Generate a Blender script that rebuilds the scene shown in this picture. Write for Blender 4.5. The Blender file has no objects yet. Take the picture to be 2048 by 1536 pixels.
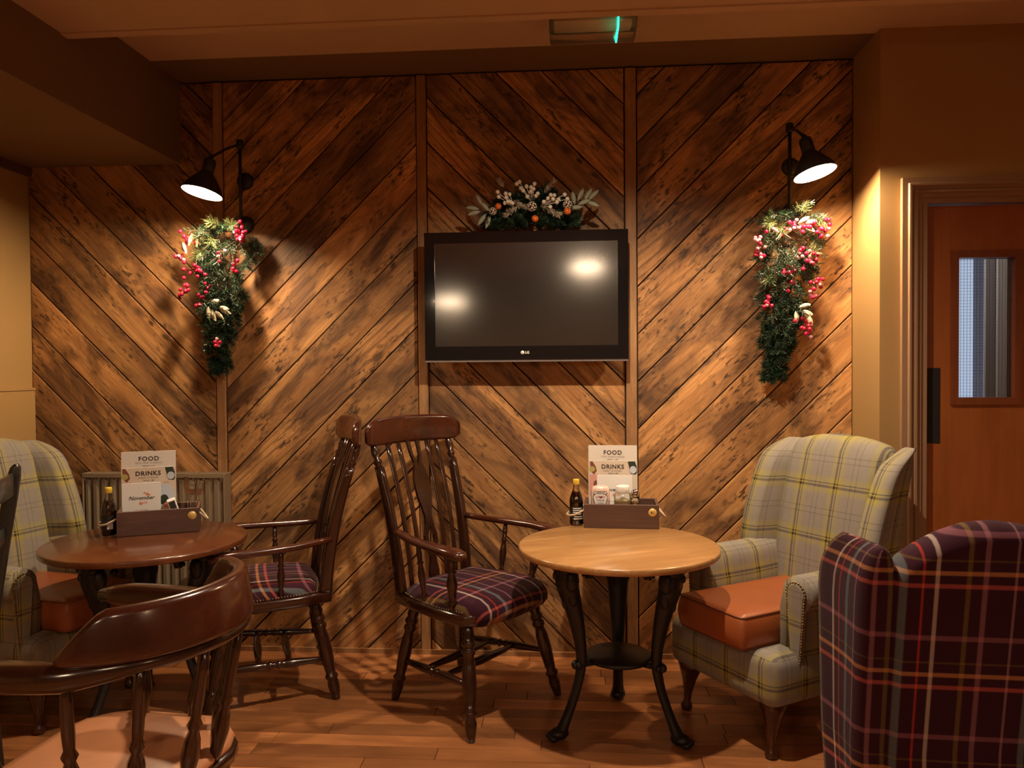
import bpy, bmesh, math, random
from mathutils import Vector, Matrix, Euler
random.seed(7)
PI = math.pi
sc = bpy.context.scene
COL = sc.collection

# ------------------------------------------------------------------ camera
CAM_F, CAM_H, CAM_D = 1538.0, 1.352, 3.6
cam_pitch, cam_yaw, cam_roll = -math.atan(0.0208), math.atan(0.074), 0.0075
fw = Vector((-math.sin(cam_yaw)*math.cos(cam_pitch), math.cos(cam_yaw)*math.cos(cam_pitch), math.sin(cam_pitch)))
r0 = fw.cross(Vector((0, 0, 1))).normalized(); u0 = r0.cross(fw)
cr = math.cos(cam_roll)*r0 - math.sin(cam_roll)*u0
cu = math.cos(cam_roll)*u0 + math.sin(cam_roll)*r0
cd = bpy.data.cameras.new('camera'); co = bpy.data.objects.new('camera', cd); COL.objects.link(co)
cd.sensor_fit = 'HORIZONTAL'; cd.sensor_width = 36.0; cd.lens = 36.0*CAM_F/2048.0; cd.clip_start = 0.02
co.matrix_world = Matrix(((cr.x, cu.x, -fw.x, 0), (cr.y, cu.y, -fw.y, -CAM_D), (cr.z, cu.z, -fw.z, CAM_H), (0, 0, 0, 1)))
sc.camera = co

# ------------------------------------------------------------------ world, exposure
w = bpy.data.worlds.new('world'); sc.world = w; w.use_nodes = True
w.node_tree.nodes['Background'].inputs[0].default_value = (0.55, 0.6, 0.7, 1)
w.node_tree.nodes['Background'].inputs[1].default_value = 0.004
sc.view_settings.view_transform = 'Standard'; sc.view_settings.look = 'None'
sc.view_settings.gamma = 1.0; sc.view_settings.use_curve_mapping = False
sc.view_settings.exposure = 0.0
WARM_DOWN, WARM_LAMP, WARM_ROOM = (1.0, .80, .58), (1.0, .74, .46), (1.0, .62, .34)     # lamp colours
E_DOWN, E_LAMP, E_ROOM = 165.0, 2000.0, 5.0   # downlight over the seats, wall lamps, lamps behind the viewer
CEIL, CEIL_LOW, EDGE_Y = 2.73, 2.593, -0.85

# ------------------------------------------------------------------ mesh helpers
def V(*a): return Vector(a)
class MB:
    def __init__(s): s.v = []; s.f = []; s.sm = []; s.uv = []; s.mi = []
    def add(s, vs, fs, smooth=False, M=None, uvs=None, mi=0):
        b = len(s.v)
        for p in vs:
            p = Vector(p); s.v.append(M @ p if M is not None else p)
        for i, f in enumerate(fs):
            s.f.append(tuple(b+k for k in f)); s.sm.append(smooth); s.mi.append(mi)
            s.uv.append(uvs[i] if uvs else None)
        return s
    def box(s, x0, x1, y0, y1, z0, z1, M=None, mi=0):
        vs = [(x, y, z) for x in (x0, x1) for y in (y0, y1) for z in (z0, z1)]
        fs = [(0, 1, 3, 2), (4, 6, 7, 5), (0, 4, 5, 1), (2, 3, 7, 6), (0, 2, 6, 4), (1, 5, 7, 3)]
        return s.add(vs, fs, False, M, None, mi)
    def rbox(s, c, size, bev=0.01, seg=2, M=None, smooth=True, mi=0):
        bm = bmesh.new(); bmesh.ops.create_cube(bm, size=1.0)
        for v in bm.verts: v.co = Vector((v.co.x*size[0], v.co.y*size[1], v.co.z*size[2]))
        if bev > 0: bmesh.ops.bevel(bm, geom=list(bm.edges), offset=bev, segments=seg, profile=0.5, affect='EDGES')
        bm.verts.index_update(); c = Vector(c)
        vs = [v.co+c for v in bm.verts]; fs = [[v.index for v in f.verts] for f in bm.faces]; bm.free()
        return s.add(vs, fs, smooth and seg > 1, M, None, mi)
    def lathe(s, prof, seg=16, M=None, smooth=True, mi=0):
        vs = []; fs = []; n = len(prof)
        for (r, z) in prof:
            for k in range(seg):
                a = 2*PI*k/seg; vs.append((r*math.cos(a), r*math.sin(a), z))
        for i in range(n-1):
            for k in range(seg):
                k2 = (k+1) % seg; fs.append((i*seg+k, i*seg+k2, (i+1)*seg+k2, (i+1)*seg+k))
        if prof[0][0] > 1e-5: fs.append(tuple(range(seg-1, -1, -1)))
        if prof[-1][0] > 1e-5: fs.append(tuple((n-1)*seg+k for k in range(seg)))
        return s.add(vs, fs, smooth, M, None, mi)
    def turned(s, p0, p1, prof, seg=12, mi=0):
        p0 = Vector(p0); p1 = Vector(p1); d = p1-p0; L = d.length
        q = Vector((0, 0, 1)).rotation_difference(d.normalized())
        M = Matrix.Translation(p0) @ q.to_matrix().to_4x4()
        return s.lathe([(r, t*L) for t, r in prof], seg, M, True, mi)
    def tube(s, pts, rad, seg=8, smooth=True, caps=True, flat=None, mi=0):
        pts = [Vector(p) for p in pts]; n = len(pts)
        if not hasattr(rad, '__len__'): rad = [rad]*n
        t0 = (pts[1]-pts[0]).normalized(); up = Vector((0, 0, 1)) if abs(t0.z) < .9 else Vector((1, 0, 0))
        nx = t0.cross(up).normalized(); vs = []; fs = []
        for i, p in enumerate(pts):
            t = (pts[min(i+1, n-1)]-pts[max(i-1, 0)]).normalized()
            nx = (nx - t*nx.dot(t)).normalized(); ny = t.cross(nx)
            for k in range(seg):
                a = 2*PI*k/seg; e = flat if flat else 1.0
                vs.append(p + nx*math.cos(a)*rad[i] + ny*math.sin(a)*rad[i]*e)
        for i in range(n-1):
            for k in range(seg):
                k2 = (k+1) % seg; fs.append((i*seg+k, i*seg+k2, (i+1)*seg+k2, (i+1)*seg+k))
        if caps: fs.append(tuple(range(seg-1, -1, -1))); fs.append(tuple((n-1)*seg+k for k in range(seg)))
        return s.add(vs, fs, smooth, None, None, mi)
    def loft(s, rings, closed=True, caps=True, smooth=True, mi=0, us=None, swap=False):
        n = len(rings); m = len(rings[0]); vs = [Vector(p) for r in rings for p in r]; fs = []; uvs = []
        # metre uv: v along ring arc length of the middle ring, u along rings
        ref = rings[n//2]; al = [0.0]
        for k in range(m): al.append(al[-1]+(Vector(ref[(k+1) % m])-Vector(ref[k])).length)
        if us is None:
            us = [0.0]
            for i in range(n-1):
                us.append(us[-1]+sum((Vector(rings[i+1][k])-Vector(rings[i][k])).length for k in range(m))/m)
        for i in range(n-1):
            for k in range(m if closed else m-1):
                k2 = (k+1) % m
                fs.append((i*m+k, i*m+k2, (i+1)*m+k2, (i+1)*m+k))
                q = ((us[i], al[k]), (us[i], al[k+1]), (us[i+1], al[k+1]), (us[i+1], al[k])); uvs.append(tuple((b_, a_) for a_, b_ in q) if swap else q)
        if caps and closed:
            fs.append(tuple(range(m-1, -1, -1))); uvs.append(None)
            fs.append(tuple((n-1)*m+k for k in range(m))); uvs.append(None)
        return s.add(vs, fs, smooth, None, uvs, mi)
    def prism(s, poly, y0, y1, M=None, bev=0.0, mi=0):       # poly in (x,z), thickness along y, optional chamfer on the y0 face
        n = len(poly); vs = [(p[0], y1, p[1]) for p in poly]
        if bev > 0:
            cx = sum(p[0] for p in poly)/n; cz = sum(p[1] for p in poly)/n
            ins = inset(poly, bev)
            vs += [(p[0], y0+bev*.6, p[1]) for p in poly] + [(p[0], y0, p[1]) for p in ins]; L = 3
        else:
            vs += [(p[0], y0, p[1]) for p in poly]; L = 2
        fs = [tuple(range(n))]
        for l in range(L-1):
            for k in range(n):
                k2 = (k+1) % n; fs.append((l*n+k2, l*n+k, (l+1)*n+k, (l+1)*n+k2))
        fs.append(tuple((L-1)*n+k for k in range(n-1, -1, -1)))
        return s.add(vs, fs, False, M, None, mi)
    def sphere(s, c, r, seg=8, rings=6, sc3=(1, 1, 1), M=None, mi=0):
        prof = [(max(r*math.sin(PI*i/rings), 1e-6), -r*math.cos(PI*i/rings)) for i in range(rings+1)]
        T = Matrix.Translation(Vector(c)) @ Matrix.Diagonal((sc3[0], sc3[1], sc3[2], 1))
        return s.lathe(prof, seg, (M @ T) if M is not None else T, True, mi)
    def mesh(s, name, boxuv=True):
        me = bpy.data.meshes.new(name); me.from_pydata([tuple(p) for p in s.v], [], s.f); me.validate(clean_customdata=False)
        if len(me.polygons) == len(s.f):
            me.polygons.foreach_set('use_smooth', s.sm); me.polygons.foreach_set('material_index', s.mi)
            uvl = me.uv_layers.new(name='UVMap')
            for i, p in enumerate(me.polygons):
                u = s.uv[i]; nn = p.normal
                for j, li in enumerate(p.loop_indices):
                    if u: uvl.data[li].uv = u[j]
                    else:
                        c = me.vertices[me.loops[li].vertex_index].co
                        ax = max(range(3), key=lambda k: abs(nn[k]))
                        uvl.data[li].uv = (c.y, c.z) if ax == 0 else ((c.x, c.z) if ax == 1 else (c.x, c.y))
        me.update(); return me
    def build(s, name, mat, parent=None, loc=None, rot=None):
        o = bpy.data.objects.new(name, s.mesh(name)); COL.objects.link(o)
        for m in (mat if isinstance(mat, (list, tuple)) else [mat]): o.data.materials.append(m)
        if parent is not None: o.parent = parent
        if loc is not None: o.location = loc
        if rot is not None: o.rotation_euler = rot
        return o
def inset(poly, d):
    n = len(poly); out = []
    area = sum(poly[i][0]*poly[(i+1) % n][1]-poly[(i+1) % n][0]*poly[i][1] for i in range(n)); sg = 1 if area > 0 else -1
    for i in range(n):
        p0, p1, p2 = Vector(poly[i-1]), Vector(poly[i]), Vector(poly[(i+1) % n])
        e1 = (p1-p0); e2 = (p2-p1)
        if e1.length < 1e-6 or e2.length < 1e-6: out.append(tuple(p1)); continue
        e1.normalize(); e2.normalize()
        n1 = Vector((-e1.y, e1.x))*sg; n2 = Vector((-e2.y, e2.x))*sg
        b = (n1+n2); k = b.length_squared
        b = b*(2/k) if k > .15 else n1
        if b.length > 3: b = b.normalized()*3
        out.append(tuple(p1+b*d))
    return out
def clip_poly(poly, a, b, c):      # keep a*x+b*z<=c
    out = []
    for i in range(len(poly)):
        p, q = poly[i], poly[(i+1) % len(poly)]
        dp, dq = a*p[0]+b*p[1]-c, a*q[0]+b*q[1]-c
        if dp <= 0: out.append(p)
        if dp*dq < 0:
            t = dp/(dp-dq); out.append((p[0]+(q[0]-p[0])*t, p[1]+(q[1]-p[1])*t))
    return out
def tag(o, label=None, cat=None, group=None, kind=None):
    if label: o['label'] = label
    if cat: o['category'] = cat
    if group: o['group'] = group
    if kind: o['kind'] = kind
    return o
def thing(name, label, cat, loc=(0, 0, 0), rz=0.0, group=None):
    o = bpy.data.objects.new(name, None); COL.objects.link(o); o.empty_display_size = .1
    o.location = loc; o.rotation_euler = (0, 0, rz); return tag(o, label, cat, group)
def copy_tree(o, parent=None):
    c = o.copy(); COL.objects.link(c); c.parent = parent
    for ch in list(o.children): copy_tree(ch, c)
    return c
def linked(name, me, mat, parent, loc=(0, 0, 0), rot=None, scale=None):
    o = bpy.data.objects.new(name, me); COL.objects.link(o); o.parent = parent; o.location = loc
    if rot is not None: o.rotation_euler = rot
    if scale is not None: o.scale = scale
    return o
def text_obj(name, body, size, mat, parent, loc, rot=(PI/2, 0, 0), align='CENTER', shear=0.0, bold=0.0, space=1.0):
    cu_ = bpy.data.curves.new(name, 'FONT'); cu_.body = body; cu_.size = size; cu_.align_x = align; cu_.align_y = 'CENTER'
    cu_.shear = shear; cu_.offset = bold; cu_.extrude = 0.0002; cu_.space_character = space; cu_.resolution_u = 3
    t = bpy.data.objects.new(name, cu_); COL.objects.link(t)
    dg = bpy.context.evaluated_depsgraph_get(); dg.update()
    me = bpy.data.meshes.new_from_object(t.evaluated_get(dg))
    bpy.data.objects.remove(t); bpy.data.curves.remove(cu_)
    me.materials.clear(); me.materials.append(mat)
    o = bpy.data.objects.new(name, me); COL.objects.link(o); o.parent = parent; o.location = loc; o.rotation_euler = rot
    return o

# ------------------------------------------------------------------ materials
class NT:
    def __init__(s, name):
        s.m = bpy.data.materials.new(name); s.m.use_nodes = True; s.t = s.m.node_tree; s.n = s.t.nodes
        s.b = s.n['Principled BSDF']; s.out = s.n['Material Output']
    def new(s, typ, **kw):
        nd = s.n.new(typ)
        for k, v in kw.items():
            if k.startswith('_'): setattr(nd, k[1:], v)
            else: s.set(nd, k, v)
        return nd
    def set(s, nd, k, v):
        if k == 'Vector' or isinstance(k, str): key = k.replace('__', ' ')
        if k.startswith('i') and k[1:].isdigit(): key = int(k[1:])
        if isinstance(v, bpy.types.NodeSocket): s.t.links.new(v, nd.inputs[key])
        else: nd.inputs[key].default_value = v
    def link(s, a, b): s.t.links.new(a, b)
    def math(s, op, a, b=None, c=None):
        nd = s.n.new('ShaderNodeMath'); nd.operation = op
        for i, v in enumerate((a, b, c)):
            if v is None: continue
            if isinstance(v, bpy.types.NodeSocket): s.t.links.new(v, nd.inputs[i])
            else: nd.inputs[i].default_value = v
        return nd.outputs[0]
    def mix(s, fac, a, b, blend='MIX'):
        nd = s.n.new('ShaderNodeMix'); nd.data_type = 'RGBA'; nd.blend_type = blend
        for i, v in ((0, fac), (6, a), (7, b)):
            if isinstance(v, bpy.types.NodeSocket): s.t.links.new(v, nd.inputs[i])
            else: nd.inputs[i].default_value = v if i == 0 else (tuple(v)+(1,) if len(v) == 3 else v)
        return nd.outputs[2]
    def ramp(s, fac, stops, interp='LINEAR'):
        nd = s.n.new('ShaderNodeValToRGB'); cr_ = nd.color_ramp; cr_.interpolation = interp
        while len(cr_.elements) < len(stops): cr_.elements.new(1.0)
        for e, (p, c) in zip(cr_.elements, stops):
            e.position = p; e.color = tuple(c)+(1,) if len(c) == 3 else c
        s.t.links.new(fac, nd.inputs[0]); return nd.outputs[0]
    def mapped(s, vec, scale, rot=(0, 0, 0)):
        nd = s.n.new('ShaderNodeMapping'); s.t.links.new(vec, nd.inputs[0])
        nd.inputs['Scale'].default_value = scale; nd.inputs['Rotation'].default_value = rot; return nd.outputs[0]
    def noise(s, vec, scale, detail=4, rough=.55, dist=0.0):
        nd = s.n.new('ShaderNodeTexNoise'); s.t.links.new(vec, nd.inputs['Vector'])
        nd.inputs['Scale'].default_value = scale; nd.inputs['Detail'].default_value = detail
        nd.inputs['Roughness'].default_value = rough; nd.inputs['Distortion'].default_value = dist
        return nd.outputs[0]
    def bump(s, h, strength=.2, dist=.002):
        nd = s.n.new('ShaderNodeBump'); s.t.links.new(h, nd.inputs['Height'])
        nd.inputs['Strength'].default_value = strength; nd.inputs['Distance'].default_value = dist
        s.t.links.new(nd.outputs[0], s.b.inputs['Normal'])
    def fin(s, color=None, rough=None, metal=0.0, coat=0.0, spec=None, **kw):
        for k, v in (('Base Color', color), ('Roughness', rough), ('Metallic', metal), ('Coat Weight', coat), ('Specular IOR Level', spec)):
            if v is None: continue
            if isinstance(v, bpy.types.NodeSocket): s.t.links.new(v, s.b.inputs[k])
            else: s.b.inputs[k].default_value = (tuple(v)+(1,)) if k == 'Base Color' and len(v) == 3 else v
        for k, v in kw.items(): s.b.inputs[k.replace('_', ' ')].default_value = v
        return s.m
def objvec(t, rnd=True):
    tc = t.new('ShaderNodeTexCoord').outputs['Object']
    if not rnd: return tc, None
    r = t.new('ShaderNodeObjectInfo').outputs['Random']
    cx = t.new('ShaderNodeCombineXYZ'); t.link(t.math('MULTIPLY', r, 41.0), cx.inputs[0]); t.link(t.math('MULTIPLY', r, 97.0), cx.inputs[1]); t.link(t.math('MULTIPLY', r, 23.0), cx.inputs[2])
    a = t.new('ShaderNodeVectorMath', _operation='ADD'); t.link(tc, a.inputs[0]); t.link(cx.outputs[0], a.inputs[1])
    return a.outputs[0], r
def plain(name, color, rough=.5, metal=0.0, coat=0.0, var=0.0, scale=6.0, bump=0.0, **kw):
    t = NT(name); c = color
    if var > 0 or bump > 0:
        v, r = objvec(t, False); n = t.noise(v, scale, 4)
        if var > 0: c = t.mix(n, tuple(x*(1-var) for x in color), tuple(min(1, x*(1+var)) for x in color))
        if bump > 0: t.bump(t.noise(v, scale*12, 3), bump, .001)
    return t.fin(c, rough, metal, coat, **kw)
def wood(name, light, mid, dark, rough=.5, coat=0.0, patch=.5, speck=0.0, grain=14.0, tint=.25, axis=0, knots=0.0, bump=.15, lines=.5, rings=0.0):
    t = NT(name); v, r = objvec(t)
    def sca(a, b): return tuple(a if i == axis else b for i in range(3))
    n1 = t.noise(t.mapped(v, sca(1.0, grain)), 1.6, 6, .6, .3)
    c = t.ramp(n1, [(.30, mid), (.62, light)])
    fine = t.noise(t.mapped(v, sca(2.5, grain*7)), 1.5, 3, .6)
    c = t.mix(t.math('MULTIPLY', t.ramp(fine, [(.44, (1, 1, 1)), (.62, (0, 0, 0))]), lines*.55), c, tuple(x*.55 for x in mid))
    p = t.noise(t.mapped(v, sca(1.5, 4.0)), 1.7, 5, .62, .6)
    pm = t.ramp(p, [(.44, (0, 0, 0)), (.60, (1, 1, 1))])
    brk = t.ramp(fine, [(.36, (.6, .6, .6)), (.58, (1, 1, 1))])
    c = t.mix(t.math('MULTIPLY', t.math('MULTIPLY', pm, brk), patch), c, dark)
    if rings > 0:
        wv = t.new('ShaderNodeTexWave', _wave_type='BANDS', _bands_direction='DIAGONAL', _wave_profile='SAW'); t.link(t.mapped(v, sca(1.3, 15.0)), wv.inputs['Vector'])
        wv.inputs['Scale'].default_value = 1.0; wv.inputs['Distortion'].default_value = 9.0; wv.inputs['Detail'].default_value = 2.0; wv.inputs['Detail Scale'].default_value = .45
        rm = t.math('MULTIPLY', t.ramp(wv.outputs['Fac'], [(.62, (0, 0, 0)), (.92, (1, 1, 1))]), t.ramp(t.math('FRACT', t.math('MULTIPLY', r, 7.3)), [(.35, (.12, .12, .12)), (.8, (1, 1, 1))]))
        c = t.mix(t.math('MULTIPLY', rm, rings), c, tuple(x*1.1 for x in dark))
    if speck > 0:
        sp = t.noise(t.mapped(v, sca(14, 46)), 1.6, 3, .6)
        p2 = t.noise(t.mapped(v, sca(2.2, 5)), 1.9, 2, .5)
        sm = t.math('MULTIPLY', t.ramp(sp, [(.53, (0, 0, 0)), (.62, (1, 1, 1))]), t.ramp(p2, [(.42, (0, 0, 0)), (.60, (1, 1, 1))]))
        c = t.mix(t.math('MULTIPLY', sm, speck), c, tuple(x*.45 for x in dark))
    if knots > 0:
        vo = t.new('ShaderNodeTexVoronoi', _feature='F1'); t.link(t.mapped(v, sca(2.6, 5.0)), vo.inputs['Vector']); vo.inputs['Scale'].default_value = 1.0
        km = t.ramp(vo.outputs['Distance'], [(.05, (1, 1, 1)), (.13, (0, 0, 0))])
        c = t.mix(t.math('MULTIPLY', km, knots), c, tuple(x*.6 for x in dark))
    if tint > 0:
        g = t.math('ADD', t.math('MULTIPLY', r, tint*2), 1-tint)
        cb = t.new('ShaderNodeCombineColor'); t.link(g, cb.inputs[0]); t.link(g, cb.inputs[1]); t.link(g, cb.inputs[2])
        c = t.mix(1.0, c, cb.outputs[0], 'MULTIPLY')
    if bump > 0: t.bump(t.math('ADD', t.math('MULTIPLY', fine, .5), n1), bump, .0015)
    return t.fin(c, rough, 0.0, coat, Coat_Roughness=.12)
def stripe_ramp(t, coord, period, base, bands):
    u = t.math('FRACT', t.math('ADD', t.math('DIVIDE', coord, period), 50.0))
    st = [(0.0, base)]
    for (p, c) in bands: st.append((p/period, base if c is None else c))
    st.append((1.0, base)); return t.ramp(u, st)
def line(p, w_, c, under=None, e=.0012): return [(p-w_/2-e, under), (p-w_/2, c), (p+w_/2, c), (p+w_/2+e, under)]
def tartan(name, base, ub, uper, vb, vper, rough=.9, rot=0.0, sheen=.3):
    t = NT(name); uv = t.new('ShaderNodeTexCoord').outputs['UV']
    s_ = t.new('ShaderNodeSeparateXYZ'); t.link(uv, s_.inputs[0])
    a = stripe_ramp(t, s_.outputs[0], uper, base, ub); b = stripe_ramp(t, s_.outputs[1], vper, base, vb)
    c = t.mix(.5, a, b)
    n = t.noise(uv, 900, 2); n2 = t.noise(uv, 30, 3)
    c = t.mix(t.math('MULTIPLY', n, .35), c, t.mix(.5, c, (0, 0, 0)))
    c = t.mix(t.math('MULTIPLY', n2, .15), c, (0, 0, 0))
    t.bump(n, .35, .001)
    return t.fin(c, rough, 0.0, 0.0, .15, Sheen_Weight=sheen, Sheen_Roughness=.5)
def emis(name, color, strength):
    t = NT(name); e = t.new('ShaderNodeEmission'); e.inputs[0].default_value = tuple(color)+(1,); e.inputs[1].default_value = strength
    t.link(e.outputs[0], t.out.inputs[0]); return t.m
def glassy(name, tint=(1, 1, 1), rough=.03, refl=.12):
    t = NT(name); tr = t.new('ShaderNodeBsdfTransparent'); tr.inputs[0].default_value = tuple(tint)+(1,)
    gl = t.new('ShaderNodeBsdfGlossy'); gl.inputs[0].default_value = (1, 1, 1, 1); gl.inputs['Roughness'].default_value = rough
    fr = t.new('ShaderNodeFresnel'); fr.inputs[0].default_value = 1.45
    mx = t.new('ShaderNodeMixShader'); t.link(t.math('ADD', fr.outputs[0], refl*.3), mx.inputs[0]); t.link(tr.outputs[0], mx.inputs[1]); t.link(gl.outputs[0], mx.inputs[2])
    t.link(mx.outputs[0], t.out.inputs[0]); return t.m

M = {}
M['plank'] = wood('reclaimed_plank', (.61, .308, .108), (.40, .172, .053), (.072, .030, .013), .62, 0, .92, .9, 9.0, .32, 0, .8, .25, .8, .6)
M['batten'] = wood('batten_wood', (.46, .24, .10), (.34, .16, .06), (.15, .07, .03), .6, 0, .4, .3, 12, .12, 2, .3, .2)
M['floorboard'] = wood('floor_board', (.50, .20, .070), (.33, .12, .042), (.17, .058, .022), .34, .15, .45, 0, 9, .35, 0, 0, .08)
M['dark_wood'] = wood('dark_stained_wood', (.042, .012, .0055), (.026, .0075, .004), (.012, .004, .003), .2, .6, .5, 0, 8, .1, 2, 0, .04)
M['mahogany'] = wood('mahogany_wood', (.080, .019, .0075), (.054, .012, .0055), (.022, .006, .0035), .22, .5, .45, 0, 7, .08, 0, 0, .04)
M['table_pine'] = wood('pine_tabletop', (.57, .31, .12), (.46, .225, .075), (.27, .115, .035), .30, .35, .35, .15, 9, 0, 0, .2, .05, .8)
M['table_red'] = wood('mahogany_tabletop', (.155, .046, .015), (.11, .03, .0105), (.06, .017, .007), .25, .5, .35, 0, 9, 0, 0, 0, .04)
M['caddy'] = wood('caddy_wood', (.13, .062, .042), (.10, .046, .031), (.06, .027, .02), .55, 0, .4, .2, 10, .08, 0, .3, .1)
M['door'] = wood('door_veneer', (.36, .105, .022), (.29, .078, .015), (.22, .055, .011), .38, .2, .3, 0, 9, 0, 2, 0, .03, .3)
M['bead'] = wood('door_bead', (.22, .055, .014), (.18, .043, .011), (.12, .03, .009), .4, .2, .3, 0, 9, 0, 2, 0, .03)
M['wall_olive'] = plain('olive_wall_paint', (.365, .213, .074), .75, var=.06, scale=2.5, bump=.05)
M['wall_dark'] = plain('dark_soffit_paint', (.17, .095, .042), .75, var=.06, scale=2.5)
M['wall_back'] = plain('backing_board', (.02, .012, .008), .9)
M['trim'] = plain('trim_paint', (.30, .175, .095), .45, var=.05, scale=4)
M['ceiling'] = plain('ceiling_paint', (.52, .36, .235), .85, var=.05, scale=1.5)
M['wall_room'] = plain('room_paint', (.26, .17, .09), .8, var=.05, scale=2)
M['black_metal'] = plain('black_metal', (.025, .022, .022), .45, .3)
M['cast_iron'] = plain('cast_iron', (.012, .011, .012), .38, .2, var=.3, scale=30, bump=.4)
M['shade_in'] = plain('white_enamel', (.85, .8, .72), .4)
M['black_gloss'] = plain('black_gloss_plastic', (.006, .006, .007), .08, 0, .3)
M['black_satin'] = plain('black_satin_plastic', (.010, .010, .011), .4)
M['push_plate'] = plain('black_push_plate', (.008, .007, .007), .7)
M['screen'] = plain('matte_screen', (.008, .007, .007), .11, 0, .6, spec=1.0, Coat_Roughness=.30, IOR=1.75)
M['silver'] = plain('silver_plastic', (.35, .34, .36), .3, .6)
M['chrome'] = plain('chrome', (.75, .73, .7), .12, 1.0)
M['white'] = plain('white_paper', (.82, .79, .76), .6)
M['cream_paper'] = plain('cream_card', (.74, .68, .61), .5, var=.06, scale=14)
M['sand_paper'] = plain('sand_card', (.68, .57, .46), .5, var=.10, scale=12)
M['ink'] = plain('dark_ink', (.035, .022, .018), .7)
M['ink_grey'] = plain('grey_ink', (.28, .24, .22), .7)
M['ink_orange'] = plain('orange_ink', (.70, .22, .10), .7)
M['ink_pink'] = plain('pink_ink', (.66, .33, .27), .6)
M['ink_brown'] = plain('brown_ink', (.20, .06, .035), .6)
M['ink_green'] = plain('bottle_green_ink', (.02, .035, .022), .5)
M['ink_blue'] = plain('pale_blue_ink', (.55, .60, .68), .6)
M['ink_lime'] = plain('lime_ink', (.42, .36, .10), .6)
M['gold'] = plain('pale_gold', (.72, .50, .17), .4, .3)
M['rope'] = plain('rope', (.55, .43, .30), .9, bump=.4, scale=20)
M['sauce'] = plain('dark_sauce', (.05, .008, .004), .06, 0, .6)
M['vinegar'] = plain('brown_vinegar', (.018, .007, .004), .06, 0, .6)
M['label_black'] = plain('black_label', (.015, .014, .014), .5)
M['cap_yellow'] = plain('yellow_cap', (.75, .50, .05), .4)
M['glass'] = glassy('clear_glass', (.96, .95, .92))
M['glass_wired'] = glassy('door_glass', (.93, .94, .95), .06, .1)
M['mayo'] = plain('mayonnaise', (.80, .68, .42), .4)
M['clear_plastic'] = plain('translucent_bottle', (.72, .50, .43), .25, 0, .3)
M['pepper'] = plain('ground_pepper', (.50, .33, .15), .8)
M['leather'] = plain('tan_leather', (.33, .088, .026), .38, 0, .12, var=.22, scale=7, bump=.12)
M['leather_tan'] = plain('worn_tan_leather', (.46, .19, .085), .42, 0, .1, var=.2, scale=7, bump=.12)
M['leather_seam'] = plain('leather_piping', (.17, .045, .015), .45)
M['nail'] = plain('brass_nail', (.24, .165, .09), .35, 1.0)
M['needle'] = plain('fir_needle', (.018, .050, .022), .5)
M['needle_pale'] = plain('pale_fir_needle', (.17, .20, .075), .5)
M['frost'] = plain('frosted_needle', (.52, .46, .36), .7)
M['twig'] = plain('twig', (.09, .045, .025), .8)
M['berry'] = plain('red_berry', (.40, .010, .045), .22, 0, .3)
M['berry_frost'] = plain('frosted_berry', (.62, .24, .27), .5)
M['berry_white'] = plain('white_berry', (.80, .73, .62), .5)
M['leaf_sage'] = plain('sage_leaf', (.30, .31, .22), .6)
M['leaf_white'] = plain('cream_leaf', (.70, .62, .44), .6)
M['cone'] = plain('pine_cone', (.10, .04, .025), .7)
M['cone_tip'] = plain('snowy_cone_tip', (.72, .63, .52), .7)
M['apple'] = plain('red_apple', (.62, .13, .022), .25, 0, .4, var=.5, scale=22)
M['radiator'] = plain('radiator_paint', (.24, .175, .11), .45)
M['black_chair'] = plain('black_painted_wood', (.022, .022, .018), .3, 0, .3)
M['exit_body'] = plain('aged_white_plastic', (.66, .55, .42), .4)
M['exit_lens'] = glassy('ribbed_lens', (.92, .90, .82), .35, .2)
M['led'] = emis('green_led', (.02, 1.0, .55), 5.0)
M['bulb'] = emis('warm_bulb', WARM_LAMP, E_LAMP)
M['lens'] = emis('downlight_lens', (1.0, .80, .52), 30.0)
M['pend'] = emis('pendant_diffuser', (1.0, .74, .48), 78.0)
M['daylight'] = emis('daylit_pane', (.62, .76, 1.0), .85)
M['lobby'] = plain('lobby_paint', (.40, .36, .34), .8)
M['lobby_post'] = plain('lobby_post', (.20, .19, .21), .6)
G, YL, DK, TH = (.30, .265, .225), (.40, .335, .10), (.040, .026, .026), (.15, .125, .115)
M['plaid'] = tartan('grey_plaid', G,
    [(.014, None), (.030, YL), (.036, YL)]+line(.0455, .0085, DK, YL)+line(.0585, .0035, DK, YL)+[(.065, YL), (.068, YL), (.086, None)]+line(.118, .0022, TH)+line(.140, .0022, TH), .165,
    [(.016, None), (.034, YL), (.040, YL)]+line(.0500, .0085, DK, YL)+line(.0635, .0035, DK, YL)+[(.071, YL), (.075, YL), (.096, None)]+line(.146, .0022, TH)+line(.168, .0022, TH), .205, sheen=.05)
PB = (.038, .008, .017)
M['purple'] = tartan('purple_tartan', PB,
    line(.03, .009, (.30, .13, .16), None, .003)+line(.068, .008, (.19, .12, .03), None, .003)+line(.140, .007, (.62, .50, .43), None, .0025)+line(.172, .0035, (.55, .05, .03), None, .002)+line(.215, .012, (.15, .19, .20), None, .003)+line(.262, .004, (.32, .18, .20), None, .002), .30,
    line(.02, .008, (.52, .10, .08), None, .003)+line(.053, .008, (.58, .24, .09), None, .003)+line(.085, .003, (.14, .08, .02), None, .002)+line(.150, .010, (.28, .10, .13), None, .003), .265, .95, sheen=.05)

# ================================================================== STRUCTURE
XL, XR, YF, YB = -2.62, 1.28, -0.32, -6.4
def struct(name, mb, mat, parent=None):
    o = mb.build(name, mat, parent)
    if parent is None: o['kind'] = 'structure'
    return o
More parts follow.
